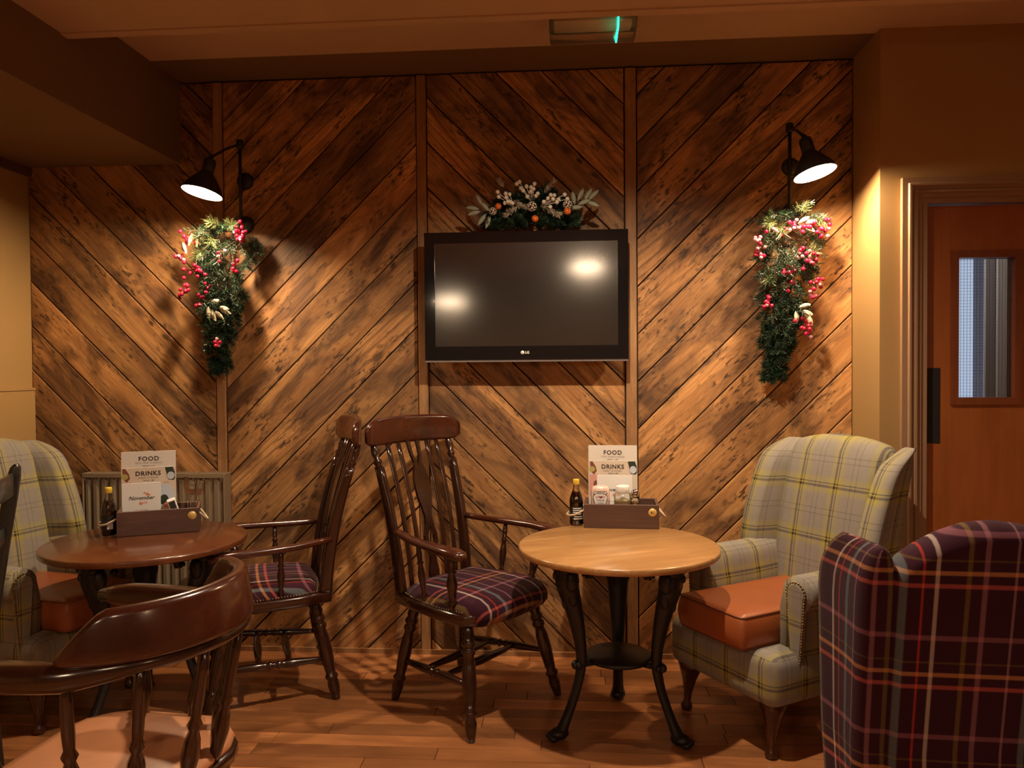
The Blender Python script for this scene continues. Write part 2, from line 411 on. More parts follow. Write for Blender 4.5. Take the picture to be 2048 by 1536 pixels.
# floor: slab plus individual boards where the photograph shows them
floor = struct('floor', MB().box(-3.2, 3.4, YB-.1, 0.3, -.12, -.012).box(-3.2, XL, YB-.1, .3, -.012, -.0005).box(2.5, 3.4, YB-.1, .3, -.012, -.0005).box(XL, 2.5, YB-.1, -2.56, -.012, -.0005), M['floorboard'])
def boards():
    wd = .083; y = 0.0; k = 0
    rng = random.Random(3)
    while y > -2.55:
        x = XL - rng.random()*.8
        while x < 2.5:
            L = .62+rng.random()*.5; a, b = max(x, XL), min(x+L, 2.5)
            if b-a > .03:
                g = .0011
                pol = [(a+g-(a+b)/2, -wd/2+g), (b-g-(a+b)/2, -wd/2+g), (b-g-(a+b)/2, wd/2-g), (a+g-(a+b)/2, wd/2-g)]
                m = MB(); ins = inset(pol, .0008); n = 4
                vs = [(p[0], p[1], -.0125) for p in pol]+[(p[0], p[1], -.0010) for p in pol]+[(p[0], p[1], 0) for p in ins]
                fs = [(8, 9, 10, 11)]+[(l*4+i, l*4+(i+1) % 4, (l+1)*4+(i+1) % 4, (l+1)*4+i) for l in (0, 1) for i in range(4)]
                m.add(vs, fs); o = m.build('board', M['floorboard'], floor, ((a+b)/2, y-wd/2, 0)); k += 1
            x += L
        y -= wd
    return k
boards()

# back wall with chevron planks
wall_back = struct('wall_back', MB().box(-2.75, 1.44, 0.0, .12, 0, 2.85), M['wall_back'])
panels = [(-2.62, -1.689, '\\', -1.689, 1.295, .2155), (-1.640, -.706, '/', -.706, 1.341, .2127), (-.658, .260, '\\', -.658, 1.350, .2125), (.316, 1.279, '/', .316, 1.283, .2187)]
prng = random.Random(11)
for (x0, x1, d, xe, ze, pit) in panels:
    s = 1 if d == '/' else -1
    c0 = ze - s*xe                                  # z - s*x = c on a joint
    kmin = int(math.floor((-(abs(x1-x0)+3.5)-0)/pit)); 
    for k in range(-16, 18):
        jl, jh = c0+k*pit, c0+(k+1)*pit
        poly = [(x0, .0), (x1, .0), (x1, 2.725), (x0, 2.725)]
        poly = clip_poly(poly, -s, 1, jh)
        if len(poly) < 3: continue
        poly = clip_poly(poly, s, -1, -jl)
        if len(poly) < 3: continue
        ar = abs(sum(poly[i][0]*poly[(i+1) % len(poly)][1]-poly[(i+1) % len(poly)][0]*poly[i][1] for i in range(len(poly))))/2
        if ar < .0015: continue
        poly = inset(poly, .0028)
        cx = sum(p[0] for p in poly)/len(poly); cz = sum(p[1] for p in poly)/len(poly)
        th = -s*PI/4; c_, s_ = math.cos(th), math.sin(th)
        loc = [((p[0]-cx)*c_-(p[1]-cz)*s_, (p[0]-cx)*s_+(p[1]-cz)*c_) for p in poly]
        y0 = -.018+prng.uniform(-.0022, .0022)
        m = MB().prism(loc, y0, .0, None, .0022)
        o = m.build('plank', M['plank'], wall_back, (cx, 0, cz), (0, th, 0))
for (a, b) in ((-1.687, -1.642), (-.704, -.660), (.263, .313)):
    m = MB().rbox(((0, -.0125, 0)), (b-a, .027, 2.722), .003, 1, None, False)
    m.build('batten', M['batten'], wall_back, ((a+b)/2, 0, 1.361))

# walls of the room
wall_left = struct('wall_left', MB().box(-2.80, XL, YB, .12, 0, 2.85), M['wall_olive'])
MB().box(XL, XL+.014, YB, -.02, .0, 1.262).box(XL, XL+.018, YB, -.02, 1.262, 1.272).build('dado_panel', M['wall_olive'], wall_left)
wall_right = struct('wall_right', MB().box(XR, 1.445, YF, .12, 0, 2.85).box(1.445, 2.27, YF, -.18, 2.035, 2.85).box(2.27, 3.3, YF, -.18, 0, 2.85), M['wall_olive'])
MB().prism([(-.012, -.014), (.004, -.018), (.009, .002), (.003, .017), (-.005, .008)], -.0006, 0, Matrix.Translation((XR, -.293, 1.045)) @ Matrix.Rotation(-PI/2, 4, 'Z')).build('paint_chip', plain('bare_plaster', (.50, .17, .06), .8), wall_right)
struct('wall_side', MB().box(3.2, 3.35, YB, YF, 0, 2.85), M['wall_room'])
struct('wall_rear', MB().box(-2.8, 3.35, YB-.12, YB, 0, 2.85), M['wall_room'])
# ceiling: cream strip, dark soffit over the recess, lower main ceiling with bead
ceiling = struct('ceiling', MB().box(-2.8, 3.35, EDGE_Y-.02, YF+.045, CEIL, CEIL+.1), M['ceiling'])
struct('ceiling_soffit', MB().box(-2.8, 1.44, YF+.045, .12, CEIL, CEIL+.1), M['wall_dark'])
low = struct('ceiling_lower', MB().box(-2.8, 3.35, YB, EDGE_Y, CEIL_LOW, CEIL+.1), M['ceiling'])
MB().box(-2.6, 3.2, EDGE_Y-.035, EDGE_Y+.006, CEIL_LOW-.006, CEIL_LOW+.02).build('edge_bead', M['ceiling'], low)
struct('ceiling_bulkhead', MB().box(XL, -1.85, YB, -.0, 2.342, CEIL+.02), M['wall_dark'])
struct('shadow_gap_strip', MB().box(XL, XL+.02, YB, -.02, 2.300, 2.342), M['caddy'])  # dark strip standing in for the shadow gap under the bulkhead
struct('baseboard_back', MB().box(XL+.02, XR, -.030, -.016, 0, .022), M['batten'])

# door, frame and architrave
DX0, DX1, DZ = 1.445, 2.27, 2.035
def architrave():
    prof = [(0, .000), (0, .022), (.022, .022), (.026, .030), (.034, .030), (.038, .020), (.048, .018), (.052, .024), (.060, .024), (.064, .012), (.080, .012), (.080, 0)]
    m = MB(); path = [((DX0-.084, 0), (-1, 0)), ((DX0-.084, DZ+.080), (-1, 1)), ((DX1+.084, DZ+.080), (1, 1)), ((DX1+.084, 0), (1, 0))]
    rings = []
    for (px, pz), (sx, sz) in path:
        rings.append([(px - sx*a, YF - b, pz - sz*a) for a, b in prof])
    m.loft(rings, True, True, False); return m
tr = struct('trim_2', architrave(), M['trim'])
struct('trim_3', MB().box(DX0, DX0+.022, YF-.004, -.19, 0, DZ).box(DX1-.022, DX1, YF-.004, -.19, 0, DZ).box(DX0+.022, DX1-.022, YF-.004, -.19, DZ-.022, DZ), M['trim'])
GX0, GX1, GZ0, GZ1 = 1.598, 1.828, 1.212, 1.795
DY0, DY1 = -.295, -.250
dm = MB(); a, b, t_ = DX0+.026, DX1-.026, DZ-.028
dm.box(a, GX0, DY0, DY1, .008, t_).box(GX1, b, DY0, DY1, .008, t_).box(GX0, GX1, DY0, DY1, .008, GZ0).box(GX0, GX1, DY0, DY1, GZ1, t_)
door = struct('door_1', dm, M['door'])
fr = MB(); bw = .026
fr.box(GX0-bw, GX0+.004, DY0-.010, DY1+.006, GZ0-bw, GZ1+bw).box(GX1-.004, GX1+bw, DY0-.010, DY1+.006, GZ0-bw, GZ1+bw).box(GX0+.004, GX1-.004, DY0-.010, DY1+.006, GZ0-bw, GZ0+.004).box(GX0+.004, GX1-.004, DY0-.010, DY1+.006, GZ1-.004, GZ1+bw)
fo = fr.build('glazing_bead', M['bead'], door)
MB().box(GX0, GX1, -.2755, -.2715, GZ0, GZ1).build('glass_pane', M['glass_wired'], door)
wm = MB(); n = 18
for i in range(1, n):
    x = GX0+(GX1-GX0)*i/n; wm.box(x-.0004, x+.0004, -.2741, -.2729, GZ0, GZ1)
nz = 46
for i in range(1, nz):
    z = GZ0+(GZ1-GZ0)*i/nz; wm.box(GX0, GX1, -.2741, -.2729, z-.0004, z+.0004)
o = wm.build('wire_mesh', plain('glass_wire', (.25, .25, .27), .5, .5), door); o['kind'] = 'stuff'
MB().rbox((1.4775+.018, DY0-.0015, 1.183), (.072, .003, .312), .001, 1, None, False).build('push_plate', M['push_plate'], door)
# lobby behind the door, with a daylit window; an added lamp brightens it
struct('wall_lobby', MB().box(1.50, 4.2, 1.30, 1.42, 0, 2.7).box(4.1, 4.2, -.18, 1.3, 0, 2.7).box(1.445, 1.50, .12, 1.42, 0, 2.7).box(1.44, 4.2, -.18, 1.42, 2.6, 2.7), M['lobby'])
lobby_win = struct('window_1', MB().box(2.10, 2.14, 1.22, 1.30, .3, 2.5).box(2.452, 2.53, 1.16, 1.30, .0, 2.6).box(2.14, 2.452, 1.26, 1.30, .3, .36).box(2.14, 2.452, 1.26, 1.30, 2.44, 2.5), M['lobby_post'])
MB().box(2.14, 2.452, 1.275, 1.285, .36, 2.44).build('window_pane', M['daylight'], lobby_win)
MB().box(2.452, 2.462, 1.150, 1.16, .0, 2.6).box(2.520, 2.530, 1.150, 1.16, .0, 2.6).build('window_bead', M['white'], lobby_win)
t = thing('lobby_fill_lamp', 'added round ceiling lamp lighting the lobby behind the door', 'light', (2.75, .45, 2.60))  # added lamp, out of view, brightens the lobby wall
MB().lathe([(1e-6, -.06), (.08, -.055), (.12, -.03), (.13, 0), (1e-6, 0)], 24).build('diffuser', emis('lobby_fill_glow', (1.0, .93, .85), 40.0), t)

# ================================================================== LAMPS
def downlight(x, y, energy, label, spot=True, size=math.radians(150)):
    t = thing('ceiling_downlight', label, 'light', (x, y, CEIL_LOW), 0, 'recessed ceiling downlights')
    ring = [(.036, -.0005), (.036, -.006), (.040, -.010), (.052, -.008), (.056, -.0005)]
    MB().lathe(ring, 24).build('bezel', M['chrome'], t)
    MB().lathe([(1e-6, -.004), (.034, -.004), (.034, -.001), (1e-6, -.001)], 20).build('lens', M['lens'], t)
    l = bpy.data.lights.new('downlight', 'SPOT'); l.energy = energy; l.color = WARM_DOWN; l.spot_size = size; l.spot_blend = .6; l.shadow_soft_size = .025
    lo = bpy.data.objects.new('downlight_source', l); COL.objects.link(lo); lo.parent = t; lo.location = (0, 0, -.016)
    return t
downlight(.10, -1.33, E_DOWN, 'recessed round ceiling downlight above the pale round table')

def wall_lamp(x, y_head, head, zc, roll, label, energy):
    t = thing('wall_lamp', label, 'lamp', (x, 0, 2.25), 0, 'black swing-arm wall lamps')
    Y0 = -.020
    R90 = Matrix.Rotation(PI/2, 4, 'X')
    for z in (0.0, -.207):
        MB().lathe([(1e-6, .022), (.020, .022), (.032, .018), (.040, .008), (.041, 0), (1e-6, 0)], 24, Matrix.Translation((0, Y0, z)) @ R90).build('wall_plate', M['black_metal'], t)
    MB().tube([(-.012, Y0-.030, -.215), (-.012, Y0-.030, .175)], .0075, 10).tube([(-.012, Y0-.012, 0), (-.012, Y0-.034, 0)], .008, 8).tube([(-.012, Y0-.012, -.207), (-.012, Y0-.034, -.207)], .008, 8).build('rod', M['black_metal'], t)
    MB().lathe([(1e-6, -.022), (.015, -.02), (.017, -.012), (.017, .012), (.014, .02), (1e-6, .022)], 14, Matrix.Translation((-.012, Y0-.030, .168))).build('elbow_joint', M['black_metal'], t)
    hx, hy, hz = head[0]-x, head[1], head[2]-2.25
    top = V(hx, hy, hz)
    MB().tube([(-.012, Y0-.03, .168), (-.012+(hx+.012)*.5, (Y0-.03+hy)*.5, .168+(hz+.012-.168)*.45), (hx, hy, hz+.012)], .0062, 8).build('arm', M['black_metal'], t)
    MH = Matrix.Translation(top) @ Matrix.Rotation(math.radians(roll), 4, 'Y') @ Matrix.Rotation(math.radians(-9), 4, 'X')
    MB().lathe([(1e-6, .02), (.010, .02), (.012, .008), (.024, .004), (.026, -.006), (.026, -.052), (.022, -.056), (1e-6, -.056)], 18, MH).build('socket', M['black_metal'], t)
    outer = [(.024, -.050), (.032, -.062), (.052, -.086), (.074, -.118), (.086, -.146), (.087, -.150)]
    inner = [(.084, -.1495), (.072, -.119), (.050, -.089), (.030, -.066), (1e-6, -.062)]
    sh = MB().lathe(outer, 28, MH).build('shade', M['black_metal'], t)
    sh.data.materials.append(M['shade_in'])
    # inner enamel as sub-part
    me = MB(); me.lathe([(.0855, -.1495)]+inner, 28, MH).build('enamel_lining', M['shade_in'], sh)
    # open the closing caps of the outer skin
    bm = bmesh.new(); bm.from_mesh(sh.data); bmesh.ops.delete(bm, geom=[f for f in bm.faces if len(f.verts) > 4], context='FACES'); bm.to_mesh(sh.data); bm.free()
    lin = sh.children[0]; bm = bmesh.new(); bm.from_mesh(lin.data); bmesh.ops.delete(bm, geom=[f for f in bm.faces if len(f.verts) > 4], context='FACES'); bm.to_mesh(lin.data); bm.free()
    MB().lathe([(1e-6, -.060), (.013, -.062), (.014, -.074), (.024, -.092), (.029, -.108), (.027, -.124), (.018, -.136), (1e-6, -.141)], 16, MH).build('bulb', M['bulb'], t)
    return t
wall_lamp(-1.531, 0, (-1.548, -.345, 2.262), 0, 11, 'lit black swing-arm wall lamp left of the television', E_LAMP)
wall_lamp(1.005, 0, (.972, -.345, 2.278), 0, -13, 'lit black swing-arm wall lamp right of the television near the door', E_LAMP)

def pendant(x, y, z, r, h, energy, label):
    t = thing('pendant_lamp', label, 'lamp', (x, y, z), 0, 'pendant lamps behind the viewer')
    MB().tube([(0, 0, h), (0, 0, CEIL_LOW-z)], .004, 8).build('cord', M['black_metal'], t)
    MB().lathe([(1e-6, h), (r*.25, h), (r*.6, h*.9), (r, h*.40), (r, 0), (r*.98, 0), (r*.98, h*.37), (1e-6, h*.38)], 28).build('shade', M['exit_body'], t)
    MB().lathe([(1e-6, .002), (r*.97, .002), (r*.97, h*.33), (1e-6, h*.33)], 28).build('diffuser', M['pend'], t)
    l = bpy.data.lights.new('pendant_light', 'POINT'); l.energy = energy; l.color = WARM_ROOM; l.shadow_soft_size = .12
    lo = bpy.data.objects.new('pendant_source', l); COL.objects.link(lo); lo.parent = t; lo.location = (0, 0, -.14)
pendant(-1.25, -4.75, 2.06, .18, .14, E_ROOM*.05, 'round pendant lamp hanging low behind the viewer on the left')
pendant(.20, -4.9, 2.42, .18, .14, E_ROOM*.05, 'round pendant lamp hanging high behind the viewer')
pendant(2.2, -4.6, 2.2, .125, .12, E_ROOM*2, 'added round pendant lamp behind the viewer brightening the right side')  # added unseen pendant, raises the ambient light on the right wall

# emergency light on the cream ceiling strip
t = thing('emergency_light', 'cream emergency exit light with green glowing strip on the ceiling', 'light', (.10, -.565, CEIL), 0)
MB().rbox((0, 0, -.018), (.352, .225, .036), .008, 2).build('housing', M['exit_body'], t)
rg = []
for x in (-.168, -.164, .164, .168):
    k = .8 if abs(x) > .166 else 1
    rg.append([(x, -.100*k, -.036), (x, -.098*k, -.066), (x, -.074*k, -.088*(.5+.5*k)), (x, .074*k, -.088*(.5+.5*k)), (x, .098*k, -.066), (x, .100*k, -.036)])
MB().loft(rg, True, True).build('diffuser', M['exit_lens'], t)
MB().rbox((0, 0, -.046), (.30, .10, .016), .004, 1).build('reflector', M['exit_body'], t)
MB().tube([(.094, -.103, -.042), (.094, -.101, -.068), (.094, -.076, -.0915), (.094, .06, -.0915)], .0032, 6).build('green_led', M['led'], t)
for x in (-.16, -.13, .14): MB().sphere((x, -.104, -.018), .004, 8, 6).build('screw', M['black_satin'], t)

# ================================================================== TELEVISION
tv = thing('television', 'wall-mounted flat black television with a switched-off reflecting screen', 'television', (-.1925, -.135, 1.3895))
TW, TH = .919, .578
def tvx(wx): return wx+.1925
m = MB(); sx0, sx1, sz0, sz1 = tvx(-.605), tvx(.221), .062, .5295
for (a, b, c, d) in ((-TW/2, sx0, 0, TH), (sx1, TW/2, 0, TH), (sx0, sx1, 0, sz0), (sx0, sx1, sz1, TH)):
    m.box(a, b, 0, .022, c, d)
m.build('bezel', M['black_gloss'], tv)
MB().box(-TW/2+.002, TW/2-.002, .004, .024, -.009, .001).build('lower_lip', M['silver'], tv)
MB().box(sx0, sx1, .004, .012, sz0, sz1).build('screen', M['screen'], tv)
MB().rbox((0, .055, TH/2), (TW-.03, .066, TH-.03), .012, 2).build('back_shell', M['black_satin'], tv)
MB().box(-.15, .15, .086, .1165, .15, .42).build('wall_bracket', M['black_metal'], tv)
lg = text_obj('logo_lettering', 'LG', .0155, M['white'], tv, (.006, -.0006, .032), bold=.0006)
MB().lathe([(1e-6, 0), (.0085, 0), (.0085, .0008), (1e-6, .0008)], 24, Matrix.Translation((-.015, 0, .032)) @ Matrix.Rotation(PI/2, 4, 'X')).build('logo_disc', M['white'], tv)
text_obj('logo_mark', 'L', .008, M['ink_grey'], tv, (-.0148, -.0010, .032))

# ================================================================== CHAIRS
def rrect(w_, h_, r, n=3):           # rounded rectangle outline, centred, (a,b) pairs
    out = []
    for cx, cy, a0 in ((w_/2-r, h_/2-r, 0), (-w_/2+r, h_/2-r, PI/2), (-w_/2+r, -h_/2+r, PI), (w_/2-r, -h_/2+r, 1.5*PI)):
        for i in range(n+1):
            a = a0+PI/2*i/n; out.append((cx+r*math.cos(a), cy+r*math.sin(a)))
    return out
LEG = [(0, .016), (.06, .020), (.12, .024), (.15, .019), (.18, .026), (.205, .0265), (.225, .018), (.25, .026), (.275, .026), (.30, .019), (.38, .025), (.52, .027), (.66, .023), (.74, .019), (.76, .026), (.78, .0265), (.80, .020), (.86, .024), (.93, .020), (1.0, .015)]
LEG_UP = [(1-t, r) for t, r in reversed(LEG)]
STRE = [(0, .009), (.12, .012), (.30, .016), (.40, .0165), (.44, .012), (.46, .018), (.48, .012), (.52, .012), (.54, .018), (.56, .012), (.60, .0165), (.70, .016), (.88, .012), (1, .009)]
STRE2 = [(0, .009), (.2, .013), (.5, .018), (.8, .013), (1, .009)]
POST = [(0, .012), (.08, .016), (.14, .012), (.17, .019), (.20, .012), (.32, .017), (.48, .022), (.60, .016), (.66, .012), (.69, .020), (.72, .013), (.84, .016), (1, .011)]
def windsor(label, loc, rz, arm_dz=0.0):
    t = thing('windsor_armchair', label, 'chair', loc, rz, 'dark tartan-seated armchairs')
    W = M['dark_wood']
    # seat
    out = [(-.23, -.205), (-.10, -.235), (.10, -.258), (.20, -.25), (.235, -.20), (.245, 0), (.235, .20), (.20, .25), (.10, .258), (-.10, .235), (-.23, .205), (-.245, .12), (-.245, -.12)]
    rings = []
    for z, k in ((.400, .955), (.407, .99), (.436, 1.0), (.444, .985)): rings.append([(x*k, y*k, z) for x, y in out])
    MB().loft(rings).build('seat', W, t)
    # cushion
    cu_ = [(-.17, -.195), (-.10, -.222), (.06, -.246), (.18, -.238), (.232, -.19), (.250, -.09), (.255, 0), (.250, .09), (.232, .19), (.18, .238), (.06, .246), (-.10, .222), (-.17, .195), (-.185, .1), (-.19, 0), (-.185, -.1)]
    m = MB(); rings = []
    for z, k, fx in ((.395, .965, .010), (.420, 1.0, .018), (.448, 1.0, .018), (.470, .965, .012), (.488, .86, .004), (.498, .62, 0), (.502, .30, 0), (.503, .02, 0)):
        rings.append([(x*k+(fx if x > .15 else 0), y*k, z if (x > .1 or z > .444) else max(z, .4445)) for x, y in cu_])
    m.loft(rings, True, True)
    m.uv = [None]*len(m.f)
    c = m.build('cushion', M['purple'], t)
    for p in c.data.polygons:
        for li in p.loop_indices:
            q = c.data.vertices[c.data.loops[li].vertex_index].co; c.data.uv_layers[0].data[li].uv = (q.y+(q.z-.5)*.0, q.x-(q.z-.5)*.7)
    nm = MB()
    for i in range(len(cu_)):
        p, q = Vector(cu_[i]), Vector(cu_[(i+1) % len(cu_)])
        if p.x > .2 and q.x > .2: continue
        k = max(1, int((q-p).length/.011))
        for j in range(k):
            s_ = p.lerp(q, j/k)*1.006; nm.sphere((s_.x, s_.y, .450), .0042, 6, 4)
    tag(nm.build('nailhead_trim', M['nail'], t), kind='stuff')
    # legs and stretchers
    legs = {}
    for n_, top, ft in (('fr', (.165, -.19), (.245, -.262)), ('fl', (.165, .19), (.245, .262)), ('br', (-.165, -.15), (-.245, -.195)), ('bl', (-.165, .15), (-.245, .195))):
        p0 = V(top[0], top[1], .405); p1 = V(ft[0], ft[1], 0); legs[n_] = (p0, p1)
        MB().turned(p1, p0, LEG_UP, 14).build('leg', W, t)
    def on(n_, z): a, b = legs[n_]; return a.lerp(b, (a.z-z)/(a.z-b.z))
    sides = {}
    for s_ in 'rl':
        p, q = on('b'+s_, .165), on('f'+s_, .185); sides[s_] = (p, q); MB().turned(p, q, STRE, 10).build('stretcher', W, t)
    for k in (.36, .64):
        MB().turned(sides['r'][0].lerp(sides['r'][1], k), sides['l'][0].lerp(sides['l'][1], k), STRE2, 10).build('cross_stretcher', W, t)
    def bx(z):
        s_ = (z-.43)/.67; return -.205-.045*s_-.115*s_*s_
    # back stiles
    for s_ in (-1, 1):
        rings = []
        zs = [.43+.04*i for i in range(14)]
        for z in zs:
            k = (z-.43)/.55; wd = .052-.014*k; th = .030
            y = s_*(.190+.022*k)
            rings.append([(bx(z)+a, y+b, z) for a, b in rrect(wd, th, .009, 2)])
        m = MB().loft(rings)
        z0 = zs[-1]; y0 = s_*.212
        m.turned((bx(z0-.005), y0, z0-.005), (bx(1.045), s_*.216, 1.045), [(0, .0165), (.1, .012), (.2, .018), (.28, .018), (.36, .011), (.6, .017), (.8, .014), (1, .010)], 12)
        m.build('back_stile', W, t)
    # laths
    for y0 in (-.128, -.074, .074, .128):
        rings = []
        for i in range(13):
            z = .435+(1.035-.435)*i/12; rings.append([(bx(z)+a, y0*(1+.10*i/12)+b, z) for a, b in rrect(.012, .024, .005, 1)])
        MB().loft(rings).build('lath', W, t)
    # pierced centre splat
    sp = [(.435, .024, 0), (.50, .026, 0), (.53, .018, 0), (.56, .016, 0), (.59, .030, .003), (.62, .036, .017), (.645, .036, .019), (.67, .028, .004), (.69, .022, 0), (.72, .018, 0), (.76, .026, 0), (.80, .038, .0), (.84, .043, 0), (.88, .042, 0), (.915, .034, 0), (.935, .024, 0), (.95, .022, .004), (.98, .030, .016), (1.01, .033, .018), (1.04, .034, .018)]
    m = MB(); vs = []; fs = []
    for (z, wo, wi) in sp:
        for f_ in (-.006, .006):
            for y in (-wo, -wi, wi, wo): vs.append((bx(z)+f_, y, z))
    for i in range(len(sp)-1):
        a, b = i*8, (i+1)*8
        for s_ in (0, 2):
            fs += [(a+s_, a+s_+1, b+s_+1, b+s_), (a+4+s_+1, a+4+s_, b+4+s_, b+4+s_+1)]
            fs += [(a+s_, b+s_, b+4+s_, a+4+s_), (a+s_+1, a+4+s_+1, b+4+s_+1, b+s_+1)]
    m.add(vs, fs); m.build('splat', W, t)
    # crest rail
    rings = []
    for i in range(21):
        s_ = -1+i/10; y = s_*.268; e = max(0, abs(s_)-.8)/.2
        hgt = .118-.012*s_*s_-.045*e*e; th = .030-.010*e
        zc = 1.092-.008*s_*s_-.006*e
        xc = bx(1.09)-.004+.045*(s_*s_)
        rings.append([(xc+a-.10*(zc+b-1.09)*.3, y, zc+b) for a, b in rrect(th, hgt, min(.013, th*.45), 3)])
    MB().loft(rings).build('crest_rail', M['mahogany'], t)
    # arms
    for s_ in (-1, 1):
        path = [(-.232, .205, .688, .030, .022), (-.17, .224, .682, .036, .024), (-.08, .252, .676, .040, .025), (.02, .272, .674, .046, .026), (.10, .282, .673, .056, .027), (.16, .285, .671, .066, .029), (.205, .283, .667, .068, .031), (.232, .281, .661, .058, .031), (.246, .280, .655, .036, .024)]
        rings = [[(x-.012*(x > .1), s_*y+a*s_, z+b+arm_dz) for a, b in rrect(w_, h_, h_*.42, 3)] for x, y, z, w_, h_ in path]
        MB().loft(rings).build('arm', M['mahogany'], t)
        MB().turned((.125, s_*.226, .440), (.160, s_*.272, .663+arm_dz), POST, 12).build('arm_post', W, t)
        MB().turned((-.03, s_*.222, .440), (-.03, s_*.258, .668+arm_dz), [(p, r*.72) for p, r in POST], 10).build('arm_spindle', W, t)
    return t
windsor('dark wooden armchair with tartan seat pulled up to the pale round table', (-.405, -.508, 0), math.radians(-36), .012)
windsor('dark wooden armchair with tartan seat facing the red-brown round table', (-1.262, -.452, 0), math.radians(204), -.026)

def wingback(label, loc, rz, cloth, seat_mat, H=1.075, W=.58, cushion=True, camel=0.035, group=None, lean=.13, armx=.23, arm_in=0.0, wing0=.56, wtop=.035, front=0.0):
    t = thing('wingback_armchair', label, 'armchair', loc, rz, group)
    hw = W/2
    # upholstered base
    MB().rbox((.005+.02*(wing0 < .3)+front/2, 0, .275), (.61-.18*(wing0 < .3)+front, W-.03-.06*(wing0 < .3), .185), .045, 4).build('seat_base', cloth, t)
    # backrest: rings across the width
    zb0 = .20 if wing0 > .3 else .06
    def bx(z): return -.185-lean*max(0, (z-.36))/(H-.36)
    m = MB(); rings = []; us = []
    ys = [-1, -.985, -.94, -.85, -.7, -.5, -.25, 0, .25, .5, .7, .85, .94, .985, 1]
    iw = hw-.055
    for s_ in ys:
        e = max(0, abs(s_)-.85)/.15; th = .125*(1-.85*e*e)
        zt = H - (H-.36)*camel*(1.6*s_*s_) - .03*e*e
        pts = []
        for i in range(9):
            z = .36+(zt-.06-.36)*i/8; bul = .022*math.sin(PI*i/8)*(1-e)
            pts.append((bx(z)+th*.5+bul, s_*iw, z))
        for i in range(1, 8):
            a = PI*i/8; pts.append((bx(zt)+th*.5*math.cos(a), s_*iw, zt-.06+.06*math.sin(a)))
        for i in range(9):
            z = zt-.06-(zt-.06-zb0)*i/8; pts.append((bx(z)-th*.5+.01*0, s_*iw, z))
        rings.append(pts); us.append(s_*iw)
    m.loft(rings, True, True, True, 0, us)
    # vertical plaid coordinate follows height on the front, arc on the back
    bk = m.build('backrest', cloth, t)
    for p in bk.data.polygons:
        for li in p.loop_indices:
            q = bk.data.vertices[bk.data.loops[li].vertex_index].co; bk.data.uv_layers[0].data[li].uv = (q.y, q.z)
    # wings
    for s_ in (-1, 1):
        rings = []; us = []
        for k in (0, .09, .18, .27, .36, .45, .54, .63, .72, .80, .86, .90, .935, .962, .982, .994, 1.0):
            z = wing0+(H-wtop-wing0)*k
            fwd = (.09*(1-k)**1.1+.05*math.sin(PI*min(1, k*1.0))**.6+.015) if wing0 > .3 else (.01+.17*min(1, k*1.25)**.8)
            x1 = bx(z)+.03+fwd; x0 = bx(z)-.045
            th = .088 if k < .86 else .088*math.sqrt(max(.012, 1-((k-.86)/.14)**2))
            if k > .80: x1 -= .085*((k-.80)/.20)**2.2
            n = 8; ring = []
            yo = hw-.045
            def ctr(x): return yo+.035*max(0, (x-x0)/(x1-x0))**2+.006*k
            L = x1-x0
            for j in range(n+1):
                x = x0+L*j/n; ring.append((x, ctr(x)-th/2*(1 if j > 0 else .6), z))
            for j in range(1, 6):
                a = -PI/2+PI*j/6; ring.append((x1+.030*math.cos(a), ctr(x1)+.004*math.cos(a)+th*.56*math.sin(a), z))
            for j in range(n, -1, -1):
                x = x0+L*j/n; ring.append((x, ctr(x)+th/2*(1 if j > 0 else .6), z))
            rings.append([(p[0], p[1]*s_, p[2]) for p in ring]); us.append(z)
        MB().loft(rings if s_ > 0 else [list(reversed(r)) for r in rings], True, True, True, 0, us, True).build('wing', cloth, t)
    # arms with scroll fronts
    for s_ in (-1, 1):
        sec = []
        yi, yc, zc, r = hw-.115-arm_in, hw-.035-arm_in, .565, .062
        sec += [(yi, .34), (yi, .42), (yi, .50)]
        for j in range(13):
            a = PI*1.02-(PI*1.5)*j/12; sec.append((yc+(r+.010*(1 if j < 6 else 0)*0)*math.cos(a)*1.08, zc+r*math.sin(a)))
        sec += [(yc+.012, .45), (yc+.012, .33), (yc+.010, .22), (yc-.02, .195)]
        rings = []
        for x, g in ((-.24, 1), (-.12, 1), (0, 1), (armx-.06, 1), (armx-.015, 1), (armx, .96)):
            dz = .045*max(0, (-x+.02))*1.0
            rings.append([((x), s_*(yc+(y-yc)*g), zc+(z-zc)*(g if z > .3 else 1)+(dz if z > .4 else 0)) for y, z in sec])
        if s_ < 0: rings = [list(reversed(q)) for q in rings]
        MB().loft(rings).build('arm', cloth, t)
        # scroll front panel, tear shaped
        pol = []
        for j in range(15):
            a = PI*1.12-(PI*1.24)*j/14; pol.append((s_*(yc+.040*math.cos(a)), zc+.040*math.sin(a)))
        pol += [(s_*(yc+.030), .45), (s_*(yc+.016), .30), (s_*(yc+.000), .205), (s_*(yc-.016), .30), (s_*(yc-.030), .45)]
        pm = MB(); n = len(pol)
        vs = [(armx-.004, p[0], p[1]) for p in pol]+[(armx+.008, p[0], p[1]) for p in pol]+[(armx+.014, p[0], p[1]) for p in [(yc*s_+(q[0]-yc*s_)*.86, .46+(q[1]-.46)*.96) for q in pol]]
        fs = [(l*n+k, l*n+(k+1) % n, (l+1)*n+(k+1) % n, (l+1)*n+k) for l in (0, 1) for k in range(n)]+[tuple(2*n+k for k in range(n))]
        if s_ > 0: fs = [tuple(reversed(f)) for f in fs]
        pm.add(vs, fs, False); pan = pm.build('arm_front', cloth, t)
        nm = MB()
